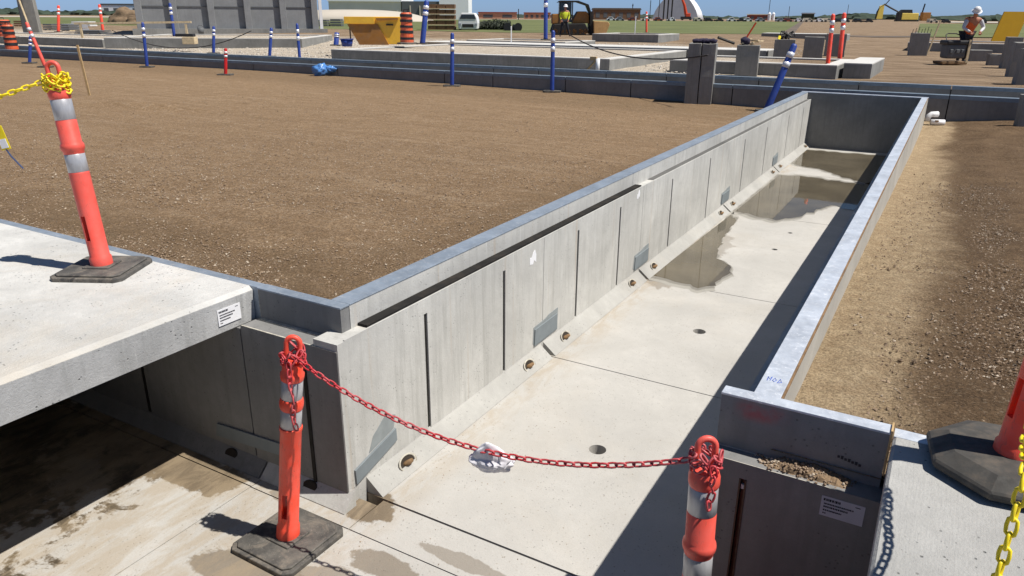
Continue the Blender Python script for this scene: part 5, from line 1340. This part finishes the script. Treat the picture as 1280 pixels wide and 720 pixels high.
# far poles
for u0, vt in ((812, 2), (823, -8), (829, -8), (834, -8), (839, -8), (790, 6), (648, 12), (985, 9), (1058, 7), (960, -3)):
    big = u0 in (829, 834, 839)
    B, k = local('mast', 'dark slim mast of the cluster left of the domed tent' if 812 <= u0 <= 839 else 'thin far mast on the horizon near u%d' % 0 if False else 'dark slim mast standing alone on the horizon', 'mast', u0, 25, 1.3, 0, 'masts left of the tent' if 812 <= u0 <= 839 else 'lone far masts')
    bm = NB(); tube(bm, [(0, 0, 0), (0, 0, (25-vt)*k)], (.35 if big else .16), 5)
    if u0 == 790: blob(bm, (0, 0, (25-8)*k), (.9*k, .9*k, 1.6*k), 1, .1)
    obj('shaft', bm, M['darksteel'], B)
# parked vehicles on the road
cols = [('white', M['white'], 'car'), ('dark', M['darksteel'], 'car'), ('white', M['white'], 'truck'), ('grey', M['greymem'], 'car'), ('dark', M['darksteel'], 'truck'), ('tan', M['cream'], 'van'), ('red', M['redbrown'], 'car')]
proto = {}
u_ = 764
i = 0
while u_ < 1275:
    c = cols[(i*3+i//4) % 7]; i += 1
    if 846 < u_ < 866 or 958 < u_ < 970 or 1092 < u_ < 1165 or 1186 < u_ < 1220 or 1232 < u_: u_ += 9; continue
    key = (c[0], c[2]); lab = '%s %s parked in the distant row along the far road' % (c[0], c[2]); vv = 25.6+.006*(u_-640)*1.0
    if key not in proto:
        proto[key] = vehicle({'car': 'parked_car', 'truck': 'pickup_truck', 'van': 'parked_van'}[c[2]], lab, u_, vv, 11, 1.3, c[1], c[2], 'vehicles parked along the far road', hscale=1.25)
    else:
        T = copy_tree(proto[key]); p, k = at_d(u_, vv, 1.3); T.location = p
    u_ += random.choice((9, 11, 13, 16))
# tree line
bm = NB()
for i in range(560):
    u0 = random.uniform(-200, 1500); D = random.uniform(520, 760)
    d = ray(u0, 22+.006*(u0-640)); d = d/ d.dot(Fv); p = EYE+d*D
    hgt = (random.uniform(3.0, 5.5) + (1.5 if 1030 < u0 < 1300 else 0)+(2 if u0 < 200 else 0)+2.2*noise.noise(Vector((u0*.02, 0, 0))))*D/F_PX
    blob(bm, (p.x, p.y, hgt*.4), (random.uniform(6, 12), random.uniform(6, 9), max(1.5, hgt*.75)), 2, .3, 2.5, i)
tag(obj('treeline', bm, M['treemat']), 'dark band of far trees along the horizon', 'trees', kind='stuff')

# ------------------------------------------------------------------ light, sky, camera
sc = bpy.context.scene
w = bpy.data.worlds.new('World'); sc.world = w; w.use_nodes = True
nt = w.node_tree; bg = nt.nodes['Background']; sky = nt.nodes.new('ShaderNodeTexSky')
sky.sky_type = 'NISHITA'; sky.sun_disc = False
S_ = Vector((.55, .13, 1)).normalized()
sky.sun_elevation = math.asin(S_.z); sky.sun_rotation = math.atan2(S_.x, S_.y)
sky.air_density = 1.0; sky.dust_density = .3; sky.ozone_density = 2.5; sky.altitude = 300
tm = nt.nodes.new('ShaderNodeMix'); tm.data_type = 'RGBA'; tm.blend_type = 'MULTIPLY'; tm.inputs[0].default_value = 1; 
geo = nt.nodes.new('ShaderNodeTexCoord'); sx = nt.nodes.new('ShaderNodeSeparateXYZ'); nt.links.new(geo.outputs['Generated'], sx.inputs[0])
mr = nt.nodes.new('ShaderNodeMapRange'); mr.inputs[1].default_value = 0.0; mr.inputs[2].default_value = .22; nt.links.new(sx.outputs[2], mr.inputs[0])
tc = nt.nodes.new('ShaderNodeMix'); tc.data_type = 'RGBA'; nt.links.new(mr.outputs[0], tc.inputs[0]); tc.inputs[6].default_value = (.70, 1.08, 2.1, 1); tc.inputs[7].default_value = (.78, .86, .95, 1); nt.links.new(tc.outputs[2], tm.inputs[7])
nt.links.new(sky.outputs[0], tm.inputs[6]); nt.links.new(tm.outputs[2], bg.inputs[0]); bg.inputs[1].default_value = .05
sl = bpy.data.lights.new('sun', 'SUN'); sl.energy = 4.8; sl.angle = R(.53); sl.color = (1, .955, .88)
so = bpy.data.objects.new('sun', sl); C.objects.link(so); so.rotation_euler = S_.to_track_quat('Z', 'Y').to_euler(); so.location = (5, 2, 12)
cam = bpy.data.cameras.new('camera'); co = bpy.data.objects.new('camera', cam); C.objects.link(co)
cam.sensor_fit = 'HORIZONTAL'; cam.sensor_width = 36; cam.lens = 36*F_PX/1280; cam.clip_start = .05; cam.clip_end = 5000
mm = Matrix((Rv, Uv, -Fv)).transposed().to_4x4(); mm.translation = EYE; co.matrix_world = mm
sc.camera = co
sc.view_settings.view_transform = 'Standard'; sc.view_settings.look = 'None'; sc.view_settings.exposure = 0.30; sc.view_settings.gamma = 1
sc.cycles.max_bounces = 6
